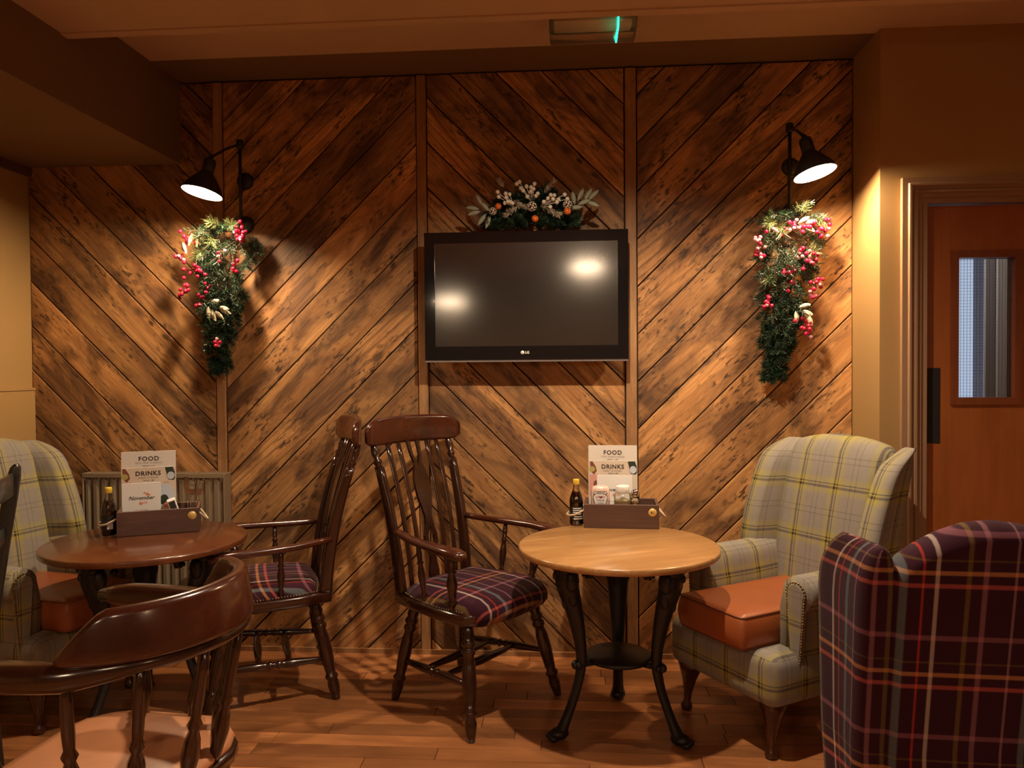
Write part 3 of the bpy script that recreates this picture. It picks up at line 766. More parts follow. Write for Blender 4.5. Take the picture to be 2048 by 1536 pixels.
        for i in range(n):
            p, q = Vector(pol[i]), Vector(pol[(i+1) % n]); k = max(1, int((q-p).length/.0095))
            for j in range(k):
                c = p.lerp(q, j/k); nm.sphere((armx+.009, c.x, c.y), .0046, 6, 4)
        tag(nm.build('nailhead_trim', M['nail'], pan), kind='stuff')
    # cushion
    cw = (W-.235)/2
    ol = [(-.18, -cw), (.33, -cw), (.345, -cw+.008), (.352, -cw+.03), (.353, 0), (.352, cw-.03), (.345, cw-.008), (.33, cw), (-.18, cw)]
    ol = [(x+(front if x > 0 else 0), y) for x, y in ol]
    rings = [[(p[0], p[1], z) for p in inset(ol, d)] for z, d in ((.365, .016), (.370, .008), (.382, .002), (.425, -.004), (.462, .002), (.476, .007), (.483, .014))]
    rings += [[(.08+(p[0]-.08)*k, p[1]*k, z) for p in rings[-1]] for k, z in ((.93, .489), (.70, .493))]
    m = MB().loft(rings); m.uv = [None]*len(m.f); c = m.build('seat_cushion', seat_mat, t)
    if cushion:
        pm = MB()
        for z in (.4795, .3705):
            o2 = inset(ol, .008); pm.tube([(p[0], p[1], z) for p in o2], .0034, 6)
        pm.build('piping', M['leather_seam'], c)
    # legs
    for s_ in (-1, 1):
        MB().turned((.262+front, s_*(hw-.07), 0), (.245+front, s_*(hw-.08), .20), [(0, .018), (.05, .023), (.12, .021), (.18, .014), (.35, .017), (.6, .028), (.82, .043), (1, .055)], 14).build('leg', M['mahogany'], t)
        MB().turned((-.33, s_*(hw-.09), 0), (-.22, s_*(hw-.09), .20), [(0, .014), (.5, .019), (1, .026)], 8).build('leg', M['dark_wood'], t)
    return t
wingback('grey and yellow plaid wingback armchair beside the pale round table and door', (.845, -.560, 0), math.radians(212), M['plaid'], M['leather'], group='grey plaid wingbacks', armx=.235, front=.06)
wingback('grey and yellow plaid wingback armchair in the corner by the radiator', (-2.185, -.62, 0), math.radians(-13), M['plaid'], M['leather'], group='grey plaid wingbacks')
wingback('purple tartan wingback armchair seen from behind in the foreground', (1.045, -1.36, 0), math.radians(87), M['purple'], M['purple'], H=.972, W=.60, cushion=False, camel=.13, lean=.10, armx=.04, arm_in=.075, wing0=.06, wtop=.07)

def captain(label, loc, rz):
    t = thing('captain_chair', label, 'chair', loc, rz)
    W = M['dark_wood']
    # seat
    out = [(.25*math.cos(a)*(1.0 if math.cos(a) > 0 else .96), .255*math.sin(a)) for a in [2*PI*i/28 for i in range(28)]]
    out = [(max(-.23, min(.235, x*1.12)), max(-.24, min(.24, y*1.08))) for x, y in out]
    MB().loft([[(x*k, y*k, z) for x, y in out] for z, k in ((.395, .95), (.405, 1), (.425, 1), (.432, .985))]).build('seat', W, t)
    MB().loft([[(x*k, y*k, z) for x, y in out] for z, k in ((.430, .95), (.445, .975), (.458, .94), (.468, .8), (.473, .5), (.475, .03))]).build('seat_pad', M['leather_tan'], t)
    # bowed rail
    def rail(a): # a in [-1,1] along horseshoe
        th = a*math.radians(128); R = .258
        x = -.03-R*math.cos(th); y = R*1.02*math.sin(th)
        if abs(a) > .72: 
            k = (abs(a)-.72)/.28; th0 = math.radians(128*.72); x0 = -.03-R*math.cos(th0); y0 = R*1.02*math.sin(th0)
            x = x0+.26*k; y = math.copysign(y0+.012*math.sin(PI*k), a)
        return x, y
    N = 40
    def ring(a, w_, h_, zc, tilt=0):
        x, y = rail(a); xa, ya = rail(max(-1, a-.02)); xb, yb = rail(min(1, a+.02)); tx, ty = xb-xa, yb-ya; L = math.hypot(tx, ty); nx, ny = ty/L, -tx/L
        return [(x+nx*(p+tilt*(q)), y+ny*(p+tilt*q), zc+q) for p, q in rrect(w_, h_, min(w_, h_)*.42, 3)]
    rings = []
    for i in range(N+1):
        a = -1+2*i/N; e = max(0, abs(a)-.9)/.1
        rings.append(ring(a, (.036+.036*min(1, max(0, (abs(a)-.48)/.25)))*(1-.5*e*e), (.030+.026*min(1, max(0, (abs(a)-.35)/.25)))*(1-.5*e*e), .760-.012*min(1, max(0, (abs(a)-.35)/.25))))
    MB().loft(rings).build('bow_rail', W, t)
    rings = []
    for i in range(N+1):
        a = -.62+1.24*i/N; k = abs(a)/.62; h_ = .114*(1-.10*k*k) if k < .76 else .114*(.94-.80*((k-.76)/.24)**1.3*.9)
        h_ = max(h_, .02); rings.append(ring(a, .034, h_, .770+h_/2, .16))
    MB().loft(rings).build('backrest', M['mahogany'], t)
    SP = [(0, .010), (.1, .014), (.25, .021), (.36, .017), (.42, .011), (.46, .017), (.50, .011), (.6, .013), (.8, .012), (1, .009)]
    for a in (-.86, -.60, -.36, -.12, .12, .36, .60, .86):
        x, y = rail(a); k = .80
        MB().turned((x*k*1.0+.01, y*k, .425), (x, y, .758), [(p, r*(1.25 if abs(a) > .8 else 1)) for p, r in SP], 10).build('spindle', W, t)
    legs = {}
    for sx in (-1, 1):
        for sy in (-1, 1):
            p0 = V(.155*sx, .16*sy, .40); p1 = V(.225*sx, .215*sy, 0); legs[(sx, sy)] = (p0, p1); MB().turned(p1, p0, LEG_UP, 12).build('leg', W, t)
    for sy in (-1, 1):
        a, b = legs[(-1, sy)], legs[(1, sy)]; MB().turned(a[0].lerp(a[1], .58), b[0].lerp(b[1], .58), STRE, 10).build('stretcher', W, t)
    MB().turned(legs[(-1, -1)][0].lerp(legs[(1, -1)][1], .5)+V(0, .0, -.02), legs[(-1, 1)][0].lerp(legs[(1, 1)][1], .5)+V(0, 0, -.02), STRE2, 10).build('cross_stretcher', W, t)
    return t
captain('dark captain chair with curved back rail and leather seat in the foreground', (-1.055, -1.905, 0), math.radians(174))

def side_chair(label, loc, rz):
    t = thing('side_chair', label, 'chair', loc, rz); W = M['black_chair']
    def bx(z): return -.19-.10*max(0, (z-.44)/.66)**1.2
    for s_ in (-1, 1):
        rings = [[(bx(z)+a, s_*(.185+.012*z)+b, z) for a, b in rrect(wd, .030, .008, 2)] for z, wd in ((.44, .042), (.6, .044), (.8, .044), (.95, .042), (1.01, .038), (1.04, .028), (1.05, .012))]
        MB().loft(rings).build('back_post', W, t)
        MB().turned((-.22, s_*.195, 0), (-.185, s_*.185, .45), [(0, .014), (.5, .019), (1, .021)], 10).build('leg', W, t)
        MB().turned((.20, s_*.20, 0), (.18, s_*.185, .43), [(0, .014), (.5, .021), (1, .019)], 10).build('leg', W, t)
        MB().turned((-.2, s_*.19, .2), (.19, s_*.193, .2), STRE2, 8).build('stretcher', W, t)
    for zc, h_ in ((.985, .075), (.82, .05), (.66, .05)):
        rings = [[(bx(zc)+.0-.018*(1-(i/6-1)**2)+a, (i/6-1)*.19, zc+b) for a, b in rrect(.018, h_, .007, 2)] for i in range(13)]
        MB().loft(rings).build('back_slat', W, t)
    MB().rbox((0, 0, .445), (.43, .42, .035), .012, 2).build('seat', W, t)
    return t
side_chair('black painted side chair cut off by the left edge in the foreground', (-2.0, -1.50, 0), math.radians(200))
# ================================================================== TABLES
def round_table(label, loc, rz, topmat, gr, R=.373, Ht=.690):
    t = thing('round_table', label, 'table', loc, rz, 'round pub tables')
    th = .024
    prof = [(1e-6, Ht-th), (R-.004, Ht-th), (R-.001, Ht-th+.003), (R, Ht-th+.006), (R, Ht-.006), (R-.002, Ht-.002), (R-.006, Ht), (1e-6, Ht)]
    tp = MB().lathe(prof, 72, Matrix.Rotation(0, 4, 'Z')).build('tabletop', topmat, t, (0, 0, 0), (0, 0, gr))
    I = M['cast_iron']
    m = MB().lathe([(1e-6, .640), (.09, .640), (.10, .648), (.10, .664), (1e-6, .6655)], 24)
    for k in range(3):
        a = 2*PI*k/3; m.rbox((.13, 0, .653), (.20, .05, .022), .006, 2, Matrix.Rotation(a, 4, 'Z'))
    m.build('top_spider', I, t)
    # lower pan: pierced dish with three arms
    m = MB().lathe([(1e-6, .262), (.05, .262), (.105, .256), (.125, .262), (.128, .272), (.118, .278), (.07, .292), (.03, .300), (1e-6, .302)], 28)
    for k in range(3):
        m.rbox((.135, 0, .262), (.09, .030, .022), .007, 2, Matrix.Rotation(2*PI*k/3, 4, 'Z'))
    m.build('lower_pan', I, t)
    for k in range(3):
        a = 2*PI*k/3; Rm = Matrix.Rotation(a, 4, 'Z'); m = MB()
        path = [(.215, .664), (.222, .640), (.224, .610), (.216, .570), (.203, .525), (.190, .480), (.178, .430), (.168, .380), (.160, .330), (.157, .285), (.160, .245), (.168, .205), (.182, .160), (.200, .115), (.220, .070), (.238, .035), (.250, .012)]
        rw = [.036, .044, .050, .051, .047, .041, .036, .031, .027, .024, .023, .021, .020, .020, .021, .025, .020]
        m.tube([(r, 0, z) for r, z in path], rw, 10, True, True, .78)
        # carved head, cheeks, scroll and leaf ornament
        m.sphere((.236, 0, .610), .030, 10, 8, (1, .95, 1.25)); m.sphere((.262, 0, .600), .011, 8, 6, (1, .8, 1.4))
        for s_ in (-1, 1):
            m.sphere((.240, s_*.034, .625), .021, 8, 6); m.sphere((.214, s_*.042, .585), .028, 8, 6, (1, .8, 1.5)); m.sphere((.206, s_*.035, .525), .021, 8, 6, (1, .7, 1.8)); m.sphere((.200, s_*.046, .648), .022, 8, 6, (1.3, .9, .8))
            m.sphere((.246, s_*.013, .622), .006, 6, 4); m.sphere((.196, s_*.02, .465), .012, 8, 6, (1, .7, 1.8))
            m.tube([(.186, s_*.012, .655), (.150, s_*.014, .640), (.122, s_*.014, .610), (.126, s_*.014, .585), (.142, s_*.014, .588)], [.024, .021, .017, .013, .009], 8)
            m.sphere((.172, s_*.014, .262), .013, 8, 6); m.sphere((.160, s_*.012, .31), .010, 8, 6, (1, .7, 1.8))
        m.sphere((.238, 0, .560), .018, 8, 6, (1, .9, 1.6)); m.sphere((.222, 0, .50), .014, 8, 6, (1, .9, 2)); m.sphere((.182, 0, .262), .016, 8, 6)
        # paw foot
        m.sphere((.250, 0, .022), .030, 10, 8, (1.25, 1.0, .72))
        for q in (-.020, -.007, .007, .020): m.sphere((.280, q, .013), .011, 8, 6, (1.3, .75, 1))
        m.v = [Rm @ p for p in m.v]
        m.build('leg', I, t)
    return t
round_table('pale pine round pub table on a black cast-iron base beside the door-side wingback', (.18, -.71, 0), math.radians(87), M['table_pine'], math.radians(-60))
round_table('red-brown round pub table on a black iron base near the radiator', (-1.66, -.70, 0), math.radians(2), M['table_red'], math.radians(-40))

# ================================================================== RADIATOR
t = thing('radiator', 'grey-brown fluted panel radiator below the chevron planks', 'radiator', (-1.97, 0, 0))
m = MB(); ring_f = []; xs = []
x = -.335
prof = []
while x < .335:
    prof += [(x, -.098), (x+.012, -.098), (x+.019, -.090), (x+.031, -.090), (x+.038, -.098)]; x += .0425
vs = []; fs = []
for (px, py) in prof:
    vs += [(px, py, .17), (px, py, .205), (px, py, .815), (px, py, .845)]
for i in range(len(prof)-1):
    a, b = i*4, (i+1)*4; fs += [(a, b, b+1, a+1), (a+1, b+1, b+2, a+2), (a+2, b+2, b+3, a+3)]
m.add(vs, fs); m.build('front_panel', M['radiator'], t)
MB().box(-.345, .345, -.088, -.045, .17, .845).build('water_panel', M['radiator'], t)
m = MB()
for x in [-.34+.68*i/40 for i in range(41)]: m.box(x-.003, x+.003, -.1, -.032, .852, .862)
m.box(-.345, .345, -.104, -.098, .845, .864).box(-.345, .345, -.036, -.030, .845, .864); m.build('top_grille', M['radiator'], t)
for s_ in (-1, 1): MB().rbox((s_*.347, -.066, .515), (.006, .076, .70), .002, 1, None, False).build('side_panel', M['radiator'], t)
MB().tube([(.36, -.066, .205), (.375, -.066, .205), (.375, -.066, .0)], .008, 8).tube([(.375, -.066, .20), (.375, -.066, .27)], .016, 10).build('valve', M['white'], t)

# ================================================================== CHRISTMAS DECORATIONS
def needles(m, rng, base, d, length, nl=.028, n=16, per=5, wd=.0011, droop=.25):
    base = Vector(base); d = Vector(d).normalized(); p = base.copy(); pts = [p.copy()]
    for i in range(n):
        d = (d+Vector((0, 0, -droop/n))).normalized(); p = p+d*(length/n); pts.append(p.copy())
    for i in range(1, n+1):
        t = (pts[i]-pts[i-1]).normalized(); ux = t.cross(Vector((.3, .2, .9))).normalized(); uy = t.cross(ux)
        for j in range(per):
            a = rng.random()*2*PI; o = (ux*math.cos(a)+uy*math.sin(a)); dd = (t*.75+o*(.75+.3*rng.random())).normalized()
            L = nl*(.7+.5*rng.random())*(1 if i < n-1 else .9); q = pts[i]+dd*L; sd = dd.cross(Vector((rng.random()-.5, rng.random()-.5, rng.random()-.5))).normalized()*wd
            m.add([pts[i]-sd, pts[i]+sd, q+sd*.5, q-sd*.5], [(0, 1, 2, 3)])
    return pts
def leaf_mesh(L, W_, name):
    m = MB(); n = 7; vs = []; fs = []
    for i in range(n):
        k = i/(n-1); w_ = W_/2*math.sin(PI*min(1, k*.94+.03))**.8; zc = .006*math.sin(PI*k)
        vs += [(L*k, -w_, zc+.0015), (L*k, 0, zc-.0008), (L*k, w_, zc+.0015), (L*k, 0, zc-.0022)]
    for i in range(n-1):
        a, b = i*4, (i+1)*4; fs += [(a, b, b+1, a+1), (a+1, b+1, b+2, a+2), (a+2, b+2, b+3, a+3), (a+3, b+3, b, a)]
    m.add(vs, fs, True); return m.mesh(name)
def berry_mesh(r, mat, name):
    me = MB().sphere((0, 0, 0), r, 8, 5).mesh(name); me.materials.append(mat); return me
BER = berry_mesh(.0098, M['berry'], 'berry'); BERF = berry_mesh(.0085, M['berry_frost'], 'frosted_berry'); BERW = berry_mesh(.0095, M['berry_white'], 'white_berry')
LEAFW = leaf_mesh(.055, .022, 'cream_leaf'); LEAFW.materials.append(M['leaf_white'])
LEAFS = leaf_mesh(.062, .022, 'sage_leaf'); LEAFS.materials.append(M['leaf_sage'])

def garland(label, top, length, lean, wfun, clusters, leaves, seed, sprays):
    rng = random.Random(seed); t = thing('hanging_garland', label, 'garland', top, 0, 'hanging Christmas garlands')
    def c(k): return V(lean*k, -.035-.02*math.sin(PI*k), -length*k)
    m = MB(); tw = MB(); pale = MB()
    MBs = [V(0, -.02, .02)]+[c(i/10) for i in range(11)]
    tw.tube(MBs, .006, 6)
    N = 300
    for i in range(N):
        k = .015+.96*rng.random()**.9; w_ = wfun(k); p = c(k)
        e = rng.uniform(-1, 1)*.62; a = rng.uniform(-1.2, 1.2)*.9+e*.8; side = math.sin(a)
        p = p+V(e*w_, -.028*math.cos(e*2), 0)
        L = max(.038, w_*(1-abs(e))*1.0*(.8+.4*rng.random()))
        d = V(side*1.0, -abs(math.cos(a))*.8-.05, -.40-.4*rng.random()+(.7 if k < .08 else 0))
        pts = needles(m, rng, p, d, L, .024, 8, 8, .0014)
        tw.tube([pts[0], pts[4], pts[-1]], .0016, 4)
    for (u, z, d, L) in sprays:          # pale green tips fanned towards the viewer
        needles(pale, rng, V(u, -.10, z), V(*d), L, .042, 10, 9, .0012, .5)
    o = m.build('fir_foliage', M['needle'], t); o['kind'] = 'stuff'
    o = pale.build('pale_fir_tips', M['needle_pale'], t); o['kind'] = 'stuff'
    tw.build('wire_stem', M['twig'], t)
    for (u, z, n, fr, sp) in clusters:
        y = -.135-.03*rng.random()
        st = MB(); ctr = V(u, y, z)
        for i in range(n):
            q = ctr+V(rng.gauss(0, sp), rng.uniform(-.012, .012), rng.gauss(0, sp))
            f = rng.random() < fr*.75
            linked('berry', BERF if f else BER, None, t, q)
            st.tube([ctr+V(0, .03, .015), q], .0009, 4)
        st.build('berry_stalks', M['berry'], t)
    for (u, z, ang) in leaves:
        linked('leaf', LEAFW, None, t, (u, -.150, z), Euler((PI/2, -ang, 0)))
    return t
# left garland: pixel table turned into metres by hand, local to its top
garland('green fir garland with red berries hanging on the planks left of the television', (-1.575, -.02, 2.035), .70, -.07,
    lambda k: .158*(1-k)**.75*(1 if k > .06 else .8)+.024,
    [(-.175, -.075, 7, .1, .017), (-.205, -.155, 7, .6, .016), (.075, -.055, 13, .35, .020), (.085, -.082, 6, .0, .012), (-.015, -.165, 6, .7, .012), (.050, -.195, 3, 0, .010), (.055, -.235, 2, 0, .008),
     (-.125, -.225, 9, .1, .017), (-.195, -.300, 9, .1, .018), (-.215, -.345, 3, .2, .008), (-.095, -.300, 4, .3, .013), (-.095, -.345, 6, .3, .014), (-.13, -.39, 3, .1, .009), (-.035, -.565, 7, .2, .015)],
    [(-.165, -.11, 1.2), (-.175, -.145, 1.9), (-.03, -.395, -.15), (-.02, -.405, -.35), (-.045, -.41, -.75), (-.06, -.405, -1.2), (-.075, -.39, -1.5), (-.065, -.37, .1)], 5,
    [(-.10, -.055, (-.5, -1, -.2), .07), (-.075, -.065, (.3, -1, -.5), .07), (-.12, -.135, (-.2, -1, -.1), .06), (.02, -.03, (.3, -.8, .4), .06), (-.04, -.02, (-.3, -.8, .5), .06)])
garland('green fir garland with pink-red berries hanging on the planks right of the television', (.985, -.02, 2.045), .76, -.075,
    lambda k: .165*(1-k)**.75*(1 if k > .06 else .75)+.024,
    [(-.005, -.085, 9, .45, .020), (.105, -.10, 14, .25, .024), (.05, -.085, 5, .1, .013), (-.155, -.135, 7, .35, .017), (-.15, -.195, 9, .55, .017), (-.07, -.12, 4, .2, .014), (.035, -.21, 6, .5, .014), (.075, -.22, 7, .25, .014), (.045, -.255, 5, .4, .012),
     (-.035, -.275, 5, .2, .013), (-.015, -.295, 8, .35, .017), (-.025, -.335, 4, .1, .012), (.105, -.335, 7, .3, .016), (.08, -.385, 9, .45, .017), (-.115, -.40, 3, .1, .010), (-.12, -.425, 6, .1, .015), (.04, -.515, 9, .3, .020), (.065, -.545, 4, .3, .010)],
    [(.01, -.075, .5), (.03, -.09, -.4), (.035, -.075, .15), (.01, -.44, .25), (.02, -.455, -.3), (.025, -.45, -.8), (.0, -.455, -1.5), (.045, -.47, -1.1)], 9,
    [(-.09, -.06, (-.4, -1, .1), .08), (-.07, -.075, (.2, -1, -.4), .08), (.02, -.03, (.1, -.8, .5), .07), (.08, -.06, (.6, -.8, .1), .07), (-.10, -.30, (-.3, -1, -.1), .05), (.06, -.18, (.4, -1, -.2), .05)])

# swag on top of the television
sw = thing('christmas_swag', 'fir swag with white berries, pine cones and small apples lying on the television', 'decoration', (-.158, -.105, 1.968))
rng = random.Random(21)
def Z2(zx, zy): return ((920+zx/6.827-1068)/436.0, (466-(360+zy/6.827))/436.0)      # swag sketch units to metres
m = MB(); tw = MB(); fr = MB()
for i in range(300):
    u = rng.uniform(-.20, .185); hmax = .205*(1-(u/.27)**2)
    z = rng.uniform(.0, max(.02, hmax*.82)); L = .045+.02*rng.random()
    side = u/.2; d = V(side*.8+rng.uniform(-.5, .5), rng.uniform(-.9, .15), .3+rng.uniform(-.3, .7)*(1 if z > .06 else .25))
    if z+L*d.normalized().z > hmax+.03: L *= .5
    p = V(u*.9, rng.uniform(-.02, .02), max(z, .014)); needles(m, rng, p, V(d.x, d.y, max(d.z, -.02)), L, .019, 8, 8, .0013, .05)
for (zx, zy, dx, dz, L) in ((760, 330, .8, -.5, .07), (880, 370, -.8, -.55, .09), (1130, 420, .9, -.5, .09), (1170, 250, .6, .7, .07), (1200, 470, .9, -.3, .07), (820, 420, -.9, -.6, .07), (640, 160, -.4, .6, .04)):
    u, z = Z2(zx, zy); pts = needles(fr, rng, V(u, -.06, z), V(dx, -.15, dz), L, .018, 14, 6, .0013, 0); tw.tube([pts[0], pts[7], pts[-1]], .0015, 4)
o = m.build('fir_foliage', M['needle'], sw); o['kind'] = 'stuff'
o = fr.build('frosted_foliage', M['frost'], sw); o['kind'] = 'stuff'
st = MB(); root = {0: Z2(770, 420), 1: Z2(1010, 370), 2: Z2(1120, 420)}
for g, lst in ((0, [(557, 232), (570, 295), (663, 257), (712, 260), (670, 310), (650, 375), (690, 365), (720, 360), (750, 380)]), (1, [(808, 125), (845, 100), (865, 185), (893, 222), (938, 165), (997, 178), (1030, 203), (995, 235), (1045, 137), (948, 298), (1087, 265), (1062, 292)]), (2, [(1258, 290), (1305, 288), (1220, 325), (1287, 345), (1360, 340), (1440, 290), (1475, 340), (1338, 383), (1165, 370), (1250, 440)])):
    ru, rz_ = root[g]
    for (zx, zy) in lst:
        u, z = Z2(zx, zy); q = V(u, -.075+rng.uniform(-.008, .008), z); linked('white_berry', BERW, None, sw, q)
        a = V(ru, -.045, rz_); st.tube([a, a.lerp(q, .55)+V(0, -.008, 0), q], .0014, 5)
st.build('berry_stalks', M['berry_white'], sw); tw.build('frosted_stems', M['frost'], sw)
for (zx, zy, r) in ((1008, 430, .0215), (1477, 415, .020), (490, 480, .017)):
    u, z = Z2(zx, zy); cm = MB(); tip = MB(); n = 34
    cm.sphere((0, 0, 0), r*.62, 10, 8)
    for i in range(n):
        y = 1-2*(i+.5)/n; ph = i*2.39996; rr = math.sqrt(1-y*y); d = V(rr*math.cos(ph), -y, rr*math.sin(ph))
        if d.y > .5: continue
        q = Vector((0, 0, 1)).rotation_difference(d).to_matrix().to_4x4(); T = Matrix.Translation(d*r*.72) @ q
        cm.lathe([(r*.10, 0), (r*.24, r*.20), (r*.20, r*.27), (1e-6, r*.28)], 6, T)
        tip.lathe([(r*.20, r*.25), (r*.255, r*.215), (r*.24, r*.27), (1e-6, r*.31)], 6, T)
    c = cm.build('pine_cone', M['cone'], sw, (u, -.075, z)); tip.build('snowy_tips', M['cone_tip'], c)
for (zx, zy, r) in ((565, 425, .0150), (1050, 598, .0158), (1475, 510, .0170)):
    u, z = Z2(zx, zy); a = MB()
    a.lathe([(1e-6, -r*.80), (r*.35, -r*.92), (r*.80, -r*.55), (r, 0), (r*.88, r*.5), (r*.5, r*.85), (r*.2, r*.80), (1e-6, r*.66)], 14)
    o = a.build('apple', M['apple'], sw, (u, -.085, z), (math.radians(50), 0, .3)); MB().tube([(0, 0, r*.6), (.001, 0, r*1.15)], .0010, 5).build('stalk', M['twig'], o)
for (zx, zy, dx, dy) in ((300, 440, -1, .15), (320, 470, -1, -.25), (345, 400, -.5, .9), (440, 470, -.7, .7), (395, 505, -.7, -.9), (450, 520, -.35, -1), (1570, 410, -.15, 1), (1610, 360, .5, 1), (1700, 355, .65, 1), (1755, 350, 1, .95), (1610, 410, 1, .35), (1670, 440, -1, -.1), (1720, 375, 1, -.35)):
    u, z = Z2(zx, zy); linked('sage_leaf', LEAFS, None, sw, (u, -.055, z), Euler((PI/2, -math.atan2(-0-dy*-1, dx), 0)))

# ================================================================== TABLE ITEMS
TT = .690
def card(name, label, cat, loc, rz, w_, h_, mat, group, tilt=.06, th=.0022):
    t = thing(name, label, cat, loc, rz, group); t.rotation_euler = (-tilt, 0, rz)
    MB().rbox((0, th/2, h_/2), (w_, th, h_), .0006, 1, None, False).build('card', mat, t)
    return t
def flat(name, poly, mat, parent, y=-.0004): return MB().prism(poly, y, .0, None).build(name, mat, parent)
def disc(cx, cz, rx, rz_, n=20): return [(cx+rx*math.cos(2*PI*i/n), cz+rz_*math.sin(2*PI*i/n)) for i in range(n)]
def food_menu(label, loc, rz):
    t = card('food_menu', label, 'menu', loc, rz, .208, .315, M['cream_paper'], 'food menus')
    text_obj('heading', 'FOOD', .0255, M['ink'], t, (0, -.0006, .283), bold=.0006, space=1.15)
    text_obj('subheading', 'TWO PUB CLASSICS', .0105, M['ink_grey'], t, (0, -.0006, .266), space=1.1)
    text_obj('price_line', 'FROM 11.99', .0075, M['ink'], t, (0, -.0006, .2535), space=1.2)
    return t
def drinks_menu(label, loc, rz, right):
    t = card('drinks_menu', label, 'menu', loc, rz, .206, .250, M['sand_paper'], 'drinks menus')
    text_obj('heading', 'DRINKS', .0255, M['ink'], t, (-.002, -.0008, .224), bold=.0006, space=1.12)
    text_obj('subheading', 'SPIRIT & MIXER', .0105, M['ink_grey'], t, (-.002, -.0008, .2065), space=1.1)
    text_obj('price_line', 'FROM 3.89', .0075, M['ink'], t, (0, -.0008, .1955), space=1.2)
    p = flat('printed_bottle', [(.062, .247), (.092, .248), (.100, .226), (.101, .200), (.094, .192), (.076, .195), (.070, .205), (.068, .222)], M['ink_green'], t, -.0005)
    flat('printed_label', disc(.0845, .212, .0145, .016), M['ink_blue'], t, -.0007)
    flat('printed_glass', [(-.099, .246), (-.088, .247), (-.074, .225), (-.070, .205), (-.082, .190), (-.096, .205)], M['ink_brown'], t, -.0005)
    flat('printed_lime', disc(-.090, .214, .013, .012), M['ink_lime'], t, -.0007)
    flat('printed_fruit', [(-.101, .190), (-.066, .192), (-.064, .10), (-.101, .10)], M['ink_pink'], t, -.0004)
    flat('printed_berry', disc(-.074, .148, .010, .018), M['ink_brown'], t, -.0007)
    if not right:
        flat('printed_plate', disc(.062, .130, .036, .050), M['ink_blue'], t, -.0005)
        flat('printed_olives', disc(.058, .112, .017, .022), M['ink_green'], t, -.0007)
        flat('printed_salmon', disc(.074, .090, .019, .014), M['ink_orange'], t, -.0009)
        text_obj('caption', 'Menu', .010, M['ink_orange'], t, (.066, -.0008, .185), shear=.2)
    return t
def november_card(label, loc, rz, w_):
    t = card('november_card', label, 'card', loc, rz, w_, .190 if w_ > .13 else .190, M['white'], 'november cards')
    text_obj('heading', 'November', .022, M['ink'], t, (0, -.0008, .128), shear=.35, bold=.0002)
    text_obj('strapline', 'MADE', .012, M['ink_orange'], t, (.006, -.0008, .108), shear=.2)
    for (u, z, r) in ((.022, .143, .009), (.012, .148, .006), (-.002, .104, .008), (.030, .139, .006)):
        st = [(u+(r if i % 2 == 0 else r*.45)*math.cos(PI*i/5), z+(r if i % 2 == 0 else r*.45)*math.sin(PI*i/5)) for i in range(10)]
        flat('printed_leaf', st, M['ink_orange'], t, -.0005)
    text_obj('small_print', 'AT THE PUB', .0065, M['ink_grey'], t, (0, -.0008, .078), space=1.3)
    return t
def caddy(label, loc, rz, num):
    t = thing('table_caddy', label, 'caddy', loc, rz, 'wooden table caddies')
    L, D, H_ = .306, .175, .098
    MB().rbox((0, -D/2+.006, H_/2), (L, .012, H_), .0015, 1, None, False).build('front_board', M['caddy'], t)
    MB().rbox((0, D/2-.006, H_/2), (L, .012, H_), .0015, 1, None, False).build('back_board', M['caddy'], t)
    for s_ in (-1, 1): MB().rbox((s_*(L/2-.006), 0, H_/2+.002), (.012, D-.024, H_-.004), .0015, 1, None, False).build('end_board', M['caddy'], t)
    MB().box(-L/2+.012, L/2-.012, -D/2+.012, D/2-.012, .0, .010).build('base_board', M['caddy'], t)
    lp = [(-.146, -.060, .075), (-.165, -.072, .064), (-.19, -.075, .052), (-.212, -.062, .046), (-.226, -.035, .045), (-.222, -.005, .048), (-.20, .022, .058), (-.17, .04, .068), (-.146, .045, .072)]
    MB().tube(lp, .0042, 8).build('rope_handle', M['rope'], t)
    rp = [(L/2+.030*math.sin(PI*i/8), -.045+.09*i/8, .070-.036*math.sin(PI*i/8)) for i in range(9)]
    MB().tube([(L/2-.01, -.045, .072)]+rp+[(L/2-.01, .045, .072)], .0042, 8).build('rope_handle', M['rope'], t)
    d = MB().lathe([(1e-6, 0), (.0165, 0), (.0170, .001), (.0165, .002), (1e-6, .002)], 28, Matrix.Translation((.126, -D/2, .068)) @ Matrix.Rotation(PI/2, 4, 'X')).build('number_disc', M['gold'], t)
    if num: text_obj('number', num, .0165, M['ink'], d, (.126, -D/2-.0024, .068), bold=.0003)
    return t
